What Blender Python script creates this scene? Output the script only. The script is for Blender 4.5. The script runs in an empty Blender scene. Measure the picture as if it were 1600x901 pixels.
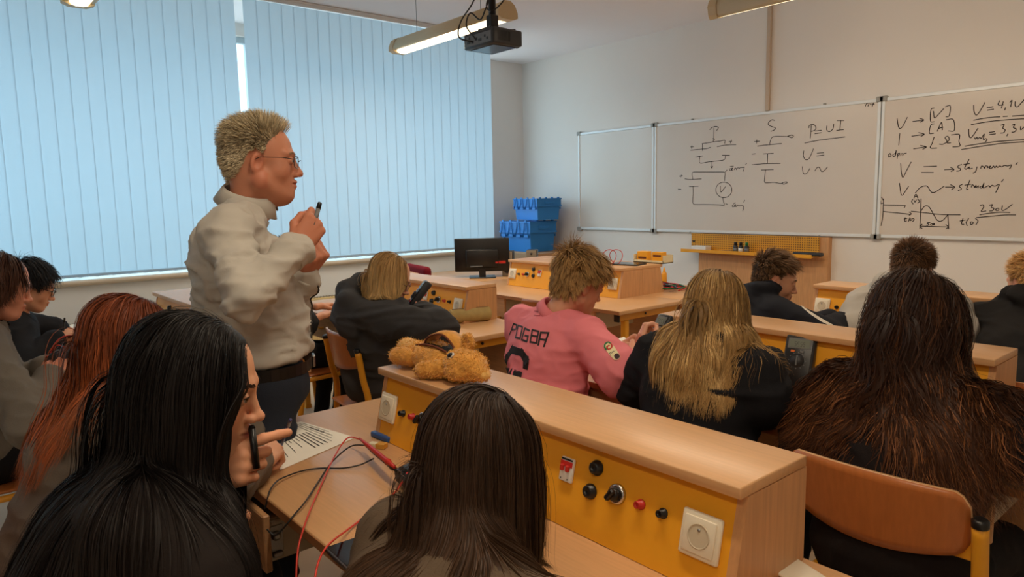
import bpy, bmesh, math, random
import numpy as np
from mathutils import Matrix, Vector

scene = bpy.context.scene
COL = scene.collection
rng = np.random.default_rng(7)
V = lambda *a: np.array(a, float)

# ------------------------------------------------------------------ camera
F_PX, CX, CY = 1098.07, 800.0, 450.5
RW = np.array([[0.6490, 0.0840, -0.7561], [0.7605, -0.0962, 0.6421], [-0.0188, -0.9918, -0.1263]])
_u, _s, _vt = np.linalg.svd(RW); RW = _u @ _vt
CAM = V(0, 0, 1.48)
cam_data = bpy.data.cameras.new('camera')
cam_data.sensor_width = 36.0
cam_data.lens = F_PX / 1600 * 36.0
cam_data.clip_start = 0.05
cam = bpy.data.objects.new('camera', cam_data)
COL.objects.link(cam)
m = np.eye(4)
m[:3, 0] = RW[:, 0]; m[:3, 1] = -RW[:, 1]; m[:3, 2] = -RW[:, 2]; m[:3, 3] = CAM
cam.matrix_world = Matrix(m.tolist())
scene.camera = cam

# ------------------------------------------------------------------ world, exposure
scene.view_settings.view_transform = 'Standard'
scene.view_settings.look = 'None'
scene.view_settings.exposure = 0.16
scene.view_settings.gamma = 1.0
scene.view_settings.use_curve_mapping = False
world = bpy.data.worlds.new('world'); scene.world = world
world.use_nodes = True
_nt = world.node_tree
_bg = _nt.nodes['Background']
_tc = _nt.nodes.new('ShaderNodeTexCoord'); _sep = _nt.nodes.new('ShaderNodeSeparateXYZ')
_rmp = _nt.nodes.new('ShaderNodeValToRGB')
_nt.links.new(_tc.outputs['Generated'], _sep.inputs[0]); _nt.links.new(_sep.outputs['Z'], _rmp.inputs[0])
_rmp.color_ramp.elements[0].position = 0.0; _rmp.color_ramp.elements[0].color = (0.46, 0.52, 0.56, 1)
_rmp.color_ramp.elements[1].position = 0.08; _rmp.color_ramp.elements[1].color = (0.54, 0.81, 1.0, 1)
_nt.links.new(_rmp.outputs[0], _bg.inputs['Color'])
SKY = 3.75
_bg.inputs['Strength'].default_value = SKY
LAMP_POWER = 13.0


def ray(px, py): return RW @ V(px - CX, py - CY, F_PX)
def at(px, py, dep): return CAM + ray(px, py) / F_PX * dep
def onz(px, py, z): r = ray(px, py); return CAM + r * (z - CAM[2]) / r[2]
def ony(px, py, y): r = ray(px, py); return CAM + r * (y - CAM[1]) / r[1]
def onx(px, py, x): r = ray(px, py); return CAM + r * (x - CAM[0]) / r[0]
def unit(v): v = np.asarray(v, float); return v / (np.linalg.norm(v) + 1e-12)


# ------------------------------------------------------------------ materials
def lin(c): return tuple(((x / 255) / 12.92 if x / 255 <= 0.04045 else ((x / 255 + 0.055) / 1.055) ** 2.4) for x in c)

def mat(name, rgb, rough=0.5, spec=0.4, metal=0.0, emit=None, estr=0.0, noise=None, bump=None, attr=False, coat=0.0, sheen=0.0):
    """rgb given in sRGB 0..255; noise=(scale, amount, stretch) varies the colour; bump=(scale, strength, stretch)."""
    M = bpy.data.materials.new(name); M.use_nodes = True
    nt = M.node_tree; b = nt.nodes['Principled BSDF']
    c = lin(rgb)
    b.inputs['Base Color'].default_value = (*c, 1)
    b.inputs['Roughness'].default_value = rough
    b.inputs['Specular IOR Level'].default_value = spec
    b.inputs['Metallic'].default_value = metal
    if coat: b.inputs['Coat Weight'].default_value = coat; b.inputs['Coat Roughness'].default_value = 0.25
    if sheen: b.inputs['Sheen Weight'].default_value = sheen; b.inputs['Sheen Roughness'].default_value = 0.5
    if emit: b.inputs['Emission Color'].default_value = (*emit, 1); b.inputs['Emission Strength'].default_value = estr
    src = None
    if attr:
        a = nt.nodes.new('ShaderNodeAttribute'); a.attribute_name = 'Col'; src = a.outputs['Color']
    def coords(stretch):
        t = nt.nodes.new('ShaderNodeTexCoord'); mp = nt.nodes.new('ShaderNodeMapping')
        mp.inputs['Scale'].default_value = stretch
        nt.links.new(t.outputs['Object'], mp.inputs['Vector']); return mp.outputs[0]
    if noise:
        n = nt.nodes.new('ShaderNodeTexNoise'); n.inputs['Scale'].default_value = noise[0]; n.inputs['Detail'].default_value = 4
        nt.links.new(coords(noise[2] if len(noise) > 2 else (1, 1, 1)), n.inputs['Vector'])
        r = nt.nodes.new('ShaderNodeMapRange'); r.inputs[1].default_value = 0.3; r.inputs[2].default_value = 0.7
        r.inputs[3].default_value = 1 - noise[1]; r.inputs[4].default_value = 1 + noise[1]
        nt.links.new(n.outputs[0], r.inputs[0])
        mx = nt.nodes.new('ShaderNodeMix'); mx.data_type = 'RGBA'; mx.blend_type = 'MULTIPLY'; mx.inputs[0].default_value = 1
        if src: nt.links.new(src, mx.inputs[6])
        else: mx.inputs[6].default_value = (*c, 1)
        nt.links.new(r.outputs[0], mx.inputs[7]); src = mx.outputs[2]
    if src: nt.links.new(src, b.inputs['Base Color'])
    if bump:
        n = nt.nodes.new('ShaderNodeTexNoise'); n.inputs['Scale'].default_value = bump[0]; n.inputs['Detail'].default_value = 3
        nt.links.new(coords(bump[2] if len(bump) > 2 else (1, 1, 1)), n.inputs['Vector'])
        bp = nt.nodes.new('ShaderNodeBump'); bp.inputs['Strength'].default_value = bump[1]; bp.inputs['Distance'].default_value = 0.004
        nt.links.new(n.outputs[0], bp.inputs['Height']); nt.links.new(bp.outputs[0], b.inputs['Normal'])
    return M

def wood(name, rgb, stretch, rough=0.42, amt=0.10, coat=0.0):
    return mat(name, rgb, rough, 0.4, noise=(9, amt, stretch), bump=(40, 0.03, stretch), coat=coat)

M = {}
M['wall'] = mat('painted_wall', (232, 226, 220), 0.85, 0.2, noise=(1.2, 0.02), bump=(160, 0.06))
M['wall_low'] = mat('painted_parapet', (232, 240, 248), 0.7, 0.3, noise=(1.2, 0.02))
M['ceiling'] = mat('ceiling_paint', (246, 240, 240), 0.9, 0.1, noise=(0.8, 0.02))
M['floor'] = mat('linoleum', (206, 186, 160), 0.4, 0.4, noise=(6, 0.07))
M['beech_x'] = wood('beech_laminate', (206, 156, 110), (0.8, 12, 12))
M['beech_top'] = wood('beech_worktop', (214, 166, 118), (0.8, 14, 14), 0.34, 0.06, 0.15)
M['beech_z'] = wood('beech_upright', (206, 154, 106), (12, 12, 0.8))
M['beech_edge'] = wood('beech_edge_band', (178, 120, 74), (1, 8, 8), 0.5, 0.05)
M['ply'] = wood('chair_plywood', (188, 112, 58), (10, 10, 1.2), 0.3, 0.08, 0.3)
M['yellow_panel'] = mat('yellow_laminate', (242, 170, 40), 0.45, 0.4, noise=(5, 0.03))
M['yellow_metal'] = mat('yellow_enamel', (232, 162, 40), 0.4, 0.5, noise=(8, 0.04))
M['cream'] = mat('cream_plastic', (236, 226, 204), 0.35, 0.5)
M['cream_dark'] = mat('cream_plastic_recess', (206, 194, 170), 0.4, 0.4)
M['black'] = mat('black_plastic', (18, 18, 20), 0.35, 0.5)
M['black_matt'] = mat('black_rubber', (14, 14, 15), 0.7, 0.3)
M['dark_grey'] = mat('charcoal_plastic', (46, 48, 52), 0.45, 0.45)
M['grey'] = mat('grey_plastic', (112, 114, 116), 0.45, 0.4)
M['lcd'] = mat('lcd_glass', (126, 134, 122), 0.2, 0.6)
M['screen'] = mat('black_glass', (10, 11, 14), 0.12, 0.6)
M['chrome'] = mat('chrome', (200, 200, 200), 0.2, 0.5, 1.0)
M['steel'] = mat('dull_steel', (150, 150, 150), 0.35, 0.5, 1.0)
M['alu'] = mat('anodised_aluminium', (228, 232, 234), 0.4, 0.5, 0.1)
M['bracket'] = mat('grey_corner_plastic', (156, 154, 148), 0.5, 0.4)
M['board'] = mat('whiteboard_enamel', (216, 206, 196), 0.22, 0.5, noise=(2.5, 0.015))
M['ink'] = mat('marker_ink', (52, 46, 46), 0.7, 0.1)
M['ink_faint'] = mat('pen_ink', (70, 62, 60), 0.7, 0.1)
M['red'] = mat('red_plastic', (196, 42, 34), 0.4, 0.5)
M['red_wire'] = mat('red_cable_jacket', (206, 52, 34), 0.4, 0.5)
M['black_wire'] = mat('black_cable_jacket', (24, 20, 20), 0.4, 0.5)
M['green'] = mat('green_plastic', (34, 120, 70), 0.4, 0.5)
M['orange'] = mat('orange_plastic', (240, 120, 30), 0.4, 0.5)
M['blue'] = mat('blue_plastic', (40, 84, 150), 0.4, 0.5)
M['paper'] = mat('paper', (242, 238, 226), 0.8, 0.1)
M['crate'] = mat('blue_polypropylene', (40, 122, 196), 0.5, 0.4, noise=(4, 0.04))
M['carton'] = wood('cabinet_board', (176, 134, 98), (8, 8, 1), 0.6, 0.05)
M['speaker'] = mat('taupe_plastic', (132, 122, 108), 0.5, 0.4)
M['fabric_red'] = mat('burgundy_fabric', (120, 22, 38), 0.8, 0.2, bump=(300, 0.2))
M['pencil_case'] = mat('olive_canvas', (180, 158, 104), 0.75, 0.2, noise=(30, 0.08), bump=(400, 0.25))
M['fur'] = mat('plush_fur', (214, 152, 70), 0.9, 0.1, noise=(60, 0.16), bump=(180, 0.6), sheen=0.4)
M['fur_pale'] = mat('pale_plush_fur', (228, 180, 104), 0.9, 0.1, noise=(60, 0.1), bump=(180, 0.5), sheen=0.4)
M['brown_trim'] = mat('brown_zip_tape', (112, 62, 44), 0.7, 0.2)
M['white'] = mat('white_plastic', (236, 236, 232), 0.4, 0.4)
M['lamp_metal'] = mat('lamp_housing', (214, 196, 160), 0.5, 0.4)
M['tube'] = mat('lamp_diffuser', (255, 244, 214), 0.5, 0.2, emit=(1.0, 0.82, 0.52), estr=3.0)
M['radiator'] = mat('radiator_enamel', (226, 204, 150), 0.5, 0.4)
M['sill'] = mat('sill_laminate', (226, 218, 204), 0.4, 0.4)
M['frame_white'] = mat('window_frame_paint', (190, 205, 212), 0.5, 0.4)
M['clear_box'] = mat('milky_plastic', (226, 214, 176), 0.3, 0.5)

def glass_mat():
    g = bpy.data.materials.new('window_glass'); g.use_nodes = True
    nt = g.node_tree; nt.nodes.clear()
    o = nt.nodes.new('ShaderNodeOutputMaterial'); mx = nt.nodes.new('ShaderNodeMixShader')
    t = nt.nodes.new('ShaderNodeBsdfTransparent'); gl = nt.nodes.new('ShaderNodeBsdfGlossy'); gl.inputs['Roughness'].default_value = 0.02
    t.inputs[0].default_value = (0.93, 0.97, 0.97, 1)
    mx.inputs[0].default_value = 0.06
    nt.links.new(t.outputs[0], mx.inputs[1]); nt.links.new(gl.outputs[0], mx.inputs[2]); nt.links.new(mx.outputs[0], o.inputs[0])
    return g
M['glass'] = glass_mat()

def slat_mat():
    g = bpy.data.materials.new('blind_fabric'); g.use_nodes = True
    nt = g.node_tree; nt.nodes.clear()
    o = nt.nodes.new('ShaderNodeOutputMaterial'); mx = nt.nodes.new('ShaderNodeMixShader')
    d = nt.nodes.new('ShaderNodeBsdfDiffuse'); t = nt.nodes.new('ShaderNodeBsdfTranslucent')
    d.inputs[0].default_value = (0.62, 0.66, 0.68, 1); t.inputs[0].default_value = (0.52, 0.68, 0.78, 1)
    mx.inputs[0].default_value = 0.5
    n = nt.nodes.new('ShaderNodeTexNoise'); n.inputs['Scale'].default_value = 300
    bp = nt.nodes.new('ShaderNodeBump'); bp.inputs['Strength'].default_value = 0.05; bp.inputs['Distance'].default_value = 0.002
    nt.links.new(n.outputs[0], bp.inputs['Height']); nt.links.new(bp.outputs[0], d.inputs['Normal'])
    nt.links.new(d.outputs[0], mx.inputs[1]); nt.links.new(t.outputs[0], mx.inputs[2]); nt.links.new(mx.outputs[0], o.inputs[0])
    return g
M['slat'] = slat_mat()

def pegboard_mat():
    g = mat('perforated_yellow_steel', (222, 160, 50), 0.45, 0.4)
    nt = g.node_tree; b = nt.nodes['Principled BSDF']
    tc = nt.nodes.new('ShaderNodeTexCoord'); sp = nt.nodes.new('ShaderNodeSeparateXYZ'); nt.links.new(tc.outputs['Object'], sp.inputs[0])
    outs = []
    for ax in ('X', 'Z'):
        mu = nt.nodes.new('ShaderNodeMath'); mu.operation = 'MULTIPLY'; mu.inputs[1].default_value = 1 / 0.022
        fr = nt.nodes.new('ShaderNodeMath'); fr.operation = 'FRACT'
        sb = nt.nodes.new('ShaderNodeMath'); sb.operation = 'SUBTRACT'; sb.inputs[1].default_value = 0.5
        ab = nt.nodes.new('ShaderNodeMath'); ab.operation = 'ABSOLUTE'
        lt = nt.nodes.new('ShaderNodeMath'); lt.operation = 'LESS_THAN'; lt.inputs[1].default_value = 0.26
        nt.links.new(sp.outputs[ax], mu.inputs[0]); nt.links.new(mu.outputs[0], fr.inputs[0]); nt.links.new(fr.outputs[0], sb.inputs[0])
        nt.links.new(sb.outputs[0], ab.inputs[0]); nt.links.new(ab.outputs[0], lt.inputs[0]); outs.append(lt.outputs[0])
    mm = nt.nodes.new('ShaderNodeMath'); mm.operation = 'MULTIPLY'
    nt.links.new(outs[0], mm.inputs[0]); nt.links.new(outs[1], mm.inputs[1])
    mx = nt.nodes.new('ShaderNodeMix'); mx.data_type = 'RGBA'
    mx.inputs[6].default_value = (*lin((222, 160, 50)), 1); mx.inputs[7].default_value = (*lin((120, 78, 24)), 1)
    nt.links.new(mm.outputs[0], mx.inputs[0]); nt.links.new(mx.outputs[2], b.inputs['Base Color'])
    return g
M['pegboard'] = pegboard_mat()


# ------------------------------------------------------------------ object helpers
def tag(o, label=None, cat=None, group=None, kind=None):
    if label: o['label'] = label
    if cat: o['category'] = cat
    if group: o['group'] = group
    if kind: o['kind'] = kind
    return o

def empty(name, loc=(0, 0, 0), rz=0.0, label=None, cat=None, group=None):
    o = bpy.data.objects.new(name, None); COL.objects.link(o)
    o.empty_display_size = 0.1
    o.location = tuple(float(x) for x in loc); o.rotation_euler = (0, 0, rz)
    return tag(o, label, cat, group)

def link(name, me, parent=None, loc=None, rz=None):
    o = bpy.data.objects.new(name, me); COL.objects.link(o)
    if parent is not None: o.parent = parent
    if loc is not None: o.location = tuple(float(x) for x in loc)
    if rz is not None: o.rotation_euler = (0, 0, rz)
    return o

def kids(o): return [c for c in COL.objects if c.parent == o]

def copy_tree(o, parent=None):
    c = o.copy(); COL.objects.link(c)
    if parent is not None: c.parent = parent
    for ch in list(o.children): copy_tree(ch, c)
    return c

def np_mesh(name, verts, faces, mats, smooth=True, col=None, midx=None):
    """faces: int array (n,4) or (n,3) or list of lists."""
    me = bpy.data.meshes.new(name)
    verts = np.asarray(verts, np.float32)
    if isinstance(faces, np.ndarray):
        k = faces.shape[1]; nf = len(faces)
        me.vertices.add(len(verts)); me.vertices.foreach_set('co', verts.ravel())
        me.loops.add(nf * k); me.loops.foreach_set('vertex_index', faces.astype(np.int32).ravel())
        me.polygons.add(nf); me.polygons.foreach_set('loop_start', np.arange(0, nf * k, k, dtype=np.int32))
        if smooth: me.polygons.foreach_set('use_smooth', np.ones(nf, bool))
        me.update(calc_edges=True)
    else:
        me.from_pydata([tuple(map(float, v)) for v in verts], [], [tuple(map(int, f)) for f in faces])
        if smooth: me.polygons.foreach_set('use_smooth', np.ones(len(me.polygons), bool))
        me.update()
    for mm in (mats if isinstance(mats, (list, tuple)) else [mats]): me.materials.append(mm)
    if midx is not None: me.polygons.foreach_set('material_index', np.asarray(midx, np.int32))
    if col is not None:
        a = me.color_attributes.new('Col', 'FLOAT_COLOR', 'POINT')
        c4 = np.ones((len(verts), 4), np.float32); c4[:, :3] = col
        a.data.foreach_set('color', c4.ravel())
    return me


class MB:
    """Collects shapes into ONE mesh."""
    def __init__(s): s.bm = bmesh.new(); s.mats = []; s.cur = 0
    def use(s, mt):
        if mt not in s.mats: s.mats.append(mt)
        s.cur = s.mats.index(mt); return s
    def _fin(s, faces, smooth):
        for f in faces: f.material_index = s.cur; f.smooth = smooth
    def box(s, lo, hi, bev=0.0, rot=None, org=None, seg=1):
        lo = np.minimum(lo, hi).astype(float) if False else np.array(lo, float); hi = np.array(hi, float)
        r = bmesh.ops.create_cube(s.bm, size=1.0)
        c = (lo + hi) / 2; d = np.abs(hi - lo)
        for v in r['verts']: v.co = Vector((c[0] + v.co.x * d[0], c[1] + v.co.y * d[1], c[2] + v.co.z * d[2]))
        vs = r['verts']
        faces = list({f for v in vs for f in v.link_faces})
        if bev > 0:
            ed = list({e for v in vs for e in v.link_edges})
            q = bmesh.ops.bevel(s.bm, geom=ed, offset=min(bev, d.min() * 0.49), segments=seg, affect='EDGES', profile=0.5)
            vs = list({v for f in q['faces'] for v in f.verts} | {v for v in vs if v.is_valid})
            faces = list({f for v in vs for f in v.link_faces})
        if rot is not None:
            o = Vector(tuple(org)) if org is not None else Vector(tuple(c))
            bmesh.ops.rotate(s.bm, verts=vs, cent=o, matrix=rot)
        s._fin(faces, bev > 0 and seg > 1); return s
    def poly(s, pts, smooth=False):
        vs = [s.bm.verts.new(tuple(map(float, p))) for p in pts]
        f = s.bm.faces.new(vs); s._fin([f], smooth); return s
    def prism(s, prof, axis, a, b, smooth=False):
        """prof: list of 2D points, extruded along axis 0/1/2 from a to b."""
        def mk(p, t):
            q = [p[0], p[1]]; q.insert(axis, t); return s.bm.verts.new(tuple(map(float, q)))
        A = [mk(p, a) for p in prof]; B = [mk(p, b) for p in prof]; n = len(prof); fs = []
        for i in range(n): fs.append(s.bm.faces.new((A[i], A[(i + 1) % n], B[(i + 1) % n], B[i])))
        s._fin(fs, smooth)
        caps = [s.bm.faces.new(A[::-1]), s.bm.faces.new(B)]; s._fin(caps, False)
        bmesh.ops.recalc_face_normals(s.bm, faces=fs + caps); return s
    def tube(s, pts, r, n=8, cap=True, closed=False):
        pts = [np.array(p, float) for p in pts]; N = len(pts)
        rs = r if hasattr(r, '__len__') else [r] * N
        rings = []; prev = None
        for i in range(N):
            if closed: t = unit(pts[(i + 1) % N] - pts[i - 1])
            else: t = unit(pts[min(i + 1, N - 1)] - pts[max(i - 1, 0)])
            if prev is None:
                a = V(0, 0, 1) if abs(t[2]) < 0.9 else V(1, 0, 0)
                u = unit(np.cross(t, a))
            else: u = unit(prev - t * np.dot(prev, t))
            prev = u; w = np.cross(t, u)
            rings.append([s.bm.verts.new(tuple(pts[i] + rs[i] * (math.cos(2 * math.pi * k / n) * u + math.sin(2 * math.pi * k / n) * w))) for k in range(n)])
        fs = []
        for i in range(N if closed else N - 1):
            A, B = rings[i], rings[(i + 1) % N]
            for k in range(n): fs.append(s.bm.faces.new((A[k], A[(k + 1) % n], B[(k + 1) % n], B[k])))
        s._fin(fs, True)
        if cap and not closed:
            s._fin([s.bm.faces.new(rings[0][::-1]), s.bm.faces.new(rings[-1])], False)
        return s
    def lathe(s, prof, org=(0, 0, 0), axis=(0, 0, 1), n=20, smooth=True):
        """prof: (radius, height) along axis from org."""
        a = unit(axis); u = unit(np.cross(a, V(1, 0, 0) if abs(a[0]) < 0.9 else V(0, 1, 0))); w = np.cross(a, u); o = np.array(org, float)
        rings = []
        for (r, h) in prof:
            if r < 1e-6: rings.append([s.bm.verts.new(tuple(o + a * h))]); continue
            rings.append([s.bm.verts.new(tuple(o + a * h + r * (math.cos(2 * math.pi * k / n) * u + math.sin(2 * math.pi * k / n) * w))) for k in range(n)])
        fs = []
        for A, B in zip(rings[:-1], rings[1:]):
            for k in range(n):
                q = (A[k % len(A)], A[(k + 1) % len(A)], B[(k + 1) % len(B)], B[k % len(B)])
                q = list(dict.fromkeys(q))
                if len(q) > 2: fs.append(s.bm.faces.new(q))
        s._fin(fs, smooth)
        caps = []
        if len(rings[0]) > 1: caps.append(s.bm.faces.new(rings[0][::-1]))
        if len(rings[-1]) > 1: caps.append(s.bm.faces.new(rings[-1]))
        s._fin(caps, False); return s
    def mesh(s, name):
        me = bpy.data.meshes.new(name); s.bm.to_mesh(me); s.bm.free()
        for mt in s.mats: me.materials.append(mt)
        return me
    def build(s, name, mt=None, parent=None, loc=None, rz=None):
        if not s.mats: s.mats = [mt]
        return link(name, s.mesh(name), parent, loc, rz)

def RX(a): return Matrix.Rotation(a, 3, 'X')
def RY(a): return Matrix.Rotation(a, 3, 'Y')
def RZ(a): return Matrix.Rotation(a, 3, 'Z')

def ribbon(mb, pts, w, nrm, lift=0.0, sub=2):
    """flat stroke along pts on a surface with normal nrm."""
    pts = [np.array(p, float) for p in pts]; nrm = unit(nrm)
    A = []
    for i, p in enumerate(pts):
        t = unit(pts[min(i + 1, len(pts) - 1)] - pts[max(i - 1, 0)])
        s = np.cross(nrm, t) * w / 2
        e = (t * w * 0.4 if i == len(pts) - 1 else (-t * w * 0.4 if i == 0 else 0))
        q = p + nrm * lift + e
        A.append((mb.bm.verts.new(tuple(q + s)), mb.bm.verts.new(tuple(q - s))))
    fs = [mb.bm.faces.new((a[0], a[1], b[1], b[0])) for a, b in zip(A[:-1], A[1:])]
    mb._fin(fs, False)

def smooth_path(pts, n=6):
    """Catmull-Rom resample."""
    P = [np.array(p, float) for p in pts]
    if len(P) < 3: return P
    Q = [2 * P[0] - P[1]] + P + [2 * P[-1] - P[-2]]; out = []
    for i in range(1, len(Q) - 2):
        for k in range(n):
            t = k / n
            out.append(0.5 * ((2 * Q[i]) + (-Q[i - 1] + Q[i + 1]) * t + (2 * Q[i - 1] - 5 * Q[i] + 4 * Q[i + 1] - Q[i + 2]) * t ** 2 + (-Q[i - 1] + 3 * Q[i] - 3 * Q[i + 1] + Q[i + 2]) * t ** 3))
    out.append(P[-1]); return out


# ------------------------------------------------------------------ room shell
XW, YF, ZC, XR, YB = -7.3, 6.45, 3.27, 2.2, -2.6
XS = -6.15          # front of the deep window sill, blinds hang over it
def struct(name, mb, mt=None, parent=None):
    o = mb.build(name, mt, parent)
    if parent is None: o['kind'] = 'structure'
    return o
struct('floor', MB().box((XW - .2, YB - .2, -.1), (XR + .2, YF + .2, 0)), M['floor'])
struct('ceiling', MB().box((XW - .2, YB - .2, ZC), (XR + .2, YF + .2, ZC + .12)), M['ceiling'])
struct('wall_front', MB().box((XW - .2, YF, 0), (XR + .2, YF + .2, ZC)), M['wall'])
struct('wall_right', MB().box((XR, YB, 0), (XR + .2, YF, ZC)), M['wall'])
struct('wall_back', MB().box((XW - .2, YB - .2, 0), (XR + .2, YB, ZC)), M['wall'])
# window wall: parapet, lintel, piers between the windows, end pier by the front corner
PIER = (2.80, 3.16)
wl = MB()
wl.box((XW - .2, YB, 0), (XW, YF, .9)).box((XW - .2, YB, ZC - .12), (XW, YF, ZC))
wl.box((XW - .2, PIER[0], .9), (XW, PIER[1], ZC - .12)).box((XW - .2, 5.84, .9), (XW, YF, ZC - .12)).box((XW - .2, YB, .9), (XW, YB + .3, ZC - .12))
struct('wall_left', wl, M['wall'])
for k, (a, b) in enumerate(((YB + .3, PIER[0]), (PIER[1], 5.84))):
    f = MB(); z0, z1 = .9, ZC - .12; n = 3 if k == 0 else 2
    x0, x1 = XW - .12, XW - .06
    f.box((x0, a, z0), (x1, b, z0 + .06)).box((x0, a, z1 - .06), (x1, b, z1)).box((x0, a, 1.42), (x1, b, 1.50))
    for i in range(n + 1):
        y = a + (b - a) * i / n; f.box((x0, max(y - .04, a), z0), (x1, min(y + .04, b), z1))
    w = struct('window_%d' % (k + 1), f, M['frame_white'])
    for i in range(n):
        ya, yb = a + (b - a) * i / n + .03, a + (b - a) * (i + 1) / n - .03
        for (za, zb) in ((.95, 1.43), (1.49, z1 - .05)):
            MB().box((XW - .1, ya, za), (XW - .09, yb, zb)).build('pane', M['glass'], w)
# low wall in front with its deep sill
struct('wall_parapet', MB().box((XS - .16, YB, 0), (XS - .06, 4.97, .885)), M['wall_low'])
struct('trim_1', MB().box((XW, YB, .885), (XS - .02, 4.97, .925), .006).tube([(XS - .02, YB, .912), (XS - .02, 4.97, .912)], .02, 10), M['sill'])
# cable conduit above the board, skirting along the front wall
cx = ony(1203, 20, YF - .02)[0]
struct('trim_2', MB().box((cx - .02, YF - .035, 2.28), (cx + .02, YF - .001, ZC - .002), .004), mat('conduit_plastic', (196, 176, 156), .6))
struct('baseboard_front', MB().box((XW, YF - .015, 0), (XR, YF - .001, .08), .003), M['beech_x'])

# radiators under the sill
def radiator(y0, y1):
    r = empty('radiator', (XS, (y0 + y1) / 2, 0), 0, None, 'radiator')
    w = (y1 - y0) / 2
    MB().box((-.05, -w, .12), (.03, w, .60), .01).build('body', M['radiator'], r)
    g = MB()
    n = int((y1 - y0) / .045)
    for i in range(n):
        y = -w + .03 + (2 * w - .06) * i / max(n - 1, 1)
        g.box((.03, y - .008, .16), (.036, y + .008, .56))
    g.build('convector_ribs', M['radiator'], r)
    t = MB()
    for i in range(int((y1 - y0) / .03)):
        y = -w + .015 + .03 * i
        t.box((-.045, y, .60), (.025, y + .012, .604))
    t.build('top_grille', M['steel'], r)
    return r
tag(radiator(-.2, 1.9), 'cream radiator below the window sill beside the dark haired student in glasses')
tag(radiator(2.5, 4.6), 'cream radiator below the window sill behind the student in the charcoal hoodie')

# ------------------------------------------------------------------ vertical blinds
XB = -6.22
def blind(y0, y1, label):
    b = empty('vertical_blind', (XB, (y0 + y1) / 2, 0), 0, label, 'blind', 'window blinds')
    yc = (y0 + y1) / 2; w = (y1 - y0) / 2
    MB().box((-.022, -w, ZC - .045), (.022, w, ZC - .001), .004).box((.022, -w, ZC - .02), (.03, w, ZC - .004)).build('headrail', M['alu'], b)
    pitch = .1145; n = int(round((y1 - y0) / pitch)); sm = None
    zt, zb = ZC - .05, .95
    prof = []
    for i in range(5):
        t = (i / 4 - .5) * .1185
        prof.append((.002 * (1 - (i / 2 - 1) ** 2), t))
    for sname in ('slat',):
        vs = []; fs = []
        zs = [zb, zb + .05, zb + .7, zb + 1.4, zt]
        for z in zs:
            for (x, t) in prof: vs.append((x, t, z))
        for j in range(len(zs) - 1):
            for i in range(4): a = j * 5 + i; fs.append((a, a + 1, a + 6, a + 5))
        sm = np_mesh('slat', vs, fs, M['slat'])
        mbp = MB().box((.0035, -.055, zb - .002), (.0095, .055, zb + .02)); mbp.mats = [M['slat']]
        wm = mbp.mesh('bottom_weight')
    for i in range(n):
        y = -w + (i + .5) * (y1 - y0) / n
        s = link('slat', sm, b, (0, y, 0), math.radians(-3.5 + rng.normal(0, .5)))
        link('bottom_weight', wm, s)
    ch = MB(); pts = []
    for i in range(n + 1):
        y = -w + i * (y1 - y0) / n
        pts += [(.004, y, zb + .012), (.010, y + pitch / 2, zb - .006)] if i < n else [(.004, y, zb + .012)]
    ch.tube(pts, .0016, 4)
    ch.build('bead_chain', M['white'], b)
    return b
GAPY = (onx(368, 60, XB)[1], onx(383, 60, XB)[1])
blind(-1.6, GAPY[0], 'wide run of pale vertical blinds behind the teacher, to the left of the bright gap')
blind(GAPY[1], onx(768, 200, XB)[1], 'run of pale vertical blinds between the bright gap and the front corner')

# ------------------------------------------------------------------ lamps
def tube_lamp(c, length, label, power=LAMP_POWER, tilt=0.0, wires=((-.42,), (.42,))):
    L = empty('ceiling_lamp', c, 0, label, 'lamp', 'suspended fluorescent lamps'); h = length / 2
    prof = [(-.085, -.012), (-.085, .014), (-.06, .065), (-.025, .088), (.025, .088), (.06, .065), (.085, .014), (.085, -.012)]
    MB().prism(prof, 0, -h, h, True).build('housing', M['lamp_metal'], L)
    d = MB(); dp = [(-.055, -.012), (-.045, -.03), (-.02, -.038), (.02, -.038), (.045, -.03), (.055, -.012)]
    d.prism(dp, 0, -h + .07, h - .07, True); d.build('diffuser', M['tube'], L)
    for s in (-1, 1):
        MB().prism([(-.088, -.016), (-.088, .016), (-.063, .068), (-.025, .092), (.025, .092), (.063, .068), (.088, .016), (.088, -.016), (.05, -.032), (-.05, -.032)], 0, *sorted((s * (h + .004), s * (h - .06)))).build('end_cap', M['lamp_metal'], L)
    for (u,) in wires:
        MB().tube([(u, 0, .06), (u, 0, ZC - c[2] - .02)], .0025, 5).build('suspension_wire', M['steel'], L)
        MB().lathe([(.012, -.075), (.02, -.07), (.034, -.01), (.036, -.002)], (u, 0, ZC - c[2])).build('ceiling_rose', M['lamp_metal'], L)
    ld = bpy.data.lights.new('lamp_light', 'AREA'); ld.shape = 'RECTANGLE'; ld.size = length - .16; ld.size_y = .09
    ld.color = (1.0, 0.83, 0.62)
    lo = bpy.data.objects.new('lamp_light', ld); COL.objects.link(lo); lo.parent = L; lo.location = (0, 0, -.045)
    ld.energy = power
    if tilt:
        for o in (*L.children,):
            if not o.name.startswith('suspension') and not o.name.startswith('ceiling_rose'):
                p = o.location.copy(); o.rotation_euler = (tilt, 0, 0); o.location = Matrix.Rotation(tilt, 3, 'X') @ p
    return L
tube_lamp((-4.56, 3.27, 2.74), 1.44, 'lit fluorescent lamp with cream housing hanging behind the projector', 24)
l2 = onz(1118, 18, 2.74)
tube_lamp((l2[0] + .72, l2[1], 2.74), 1.44, 'fluorescent lamp above the whiteboard, cut off by the picture top', 12, math.radians(38))
l3 = onz(120, 4, 2.74)
tube_lamp((l3[0] + .72, l3[1], 2.74), 1.44, 'fluorescent lamp over the window side desks, only its end in view', 6)
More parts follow.
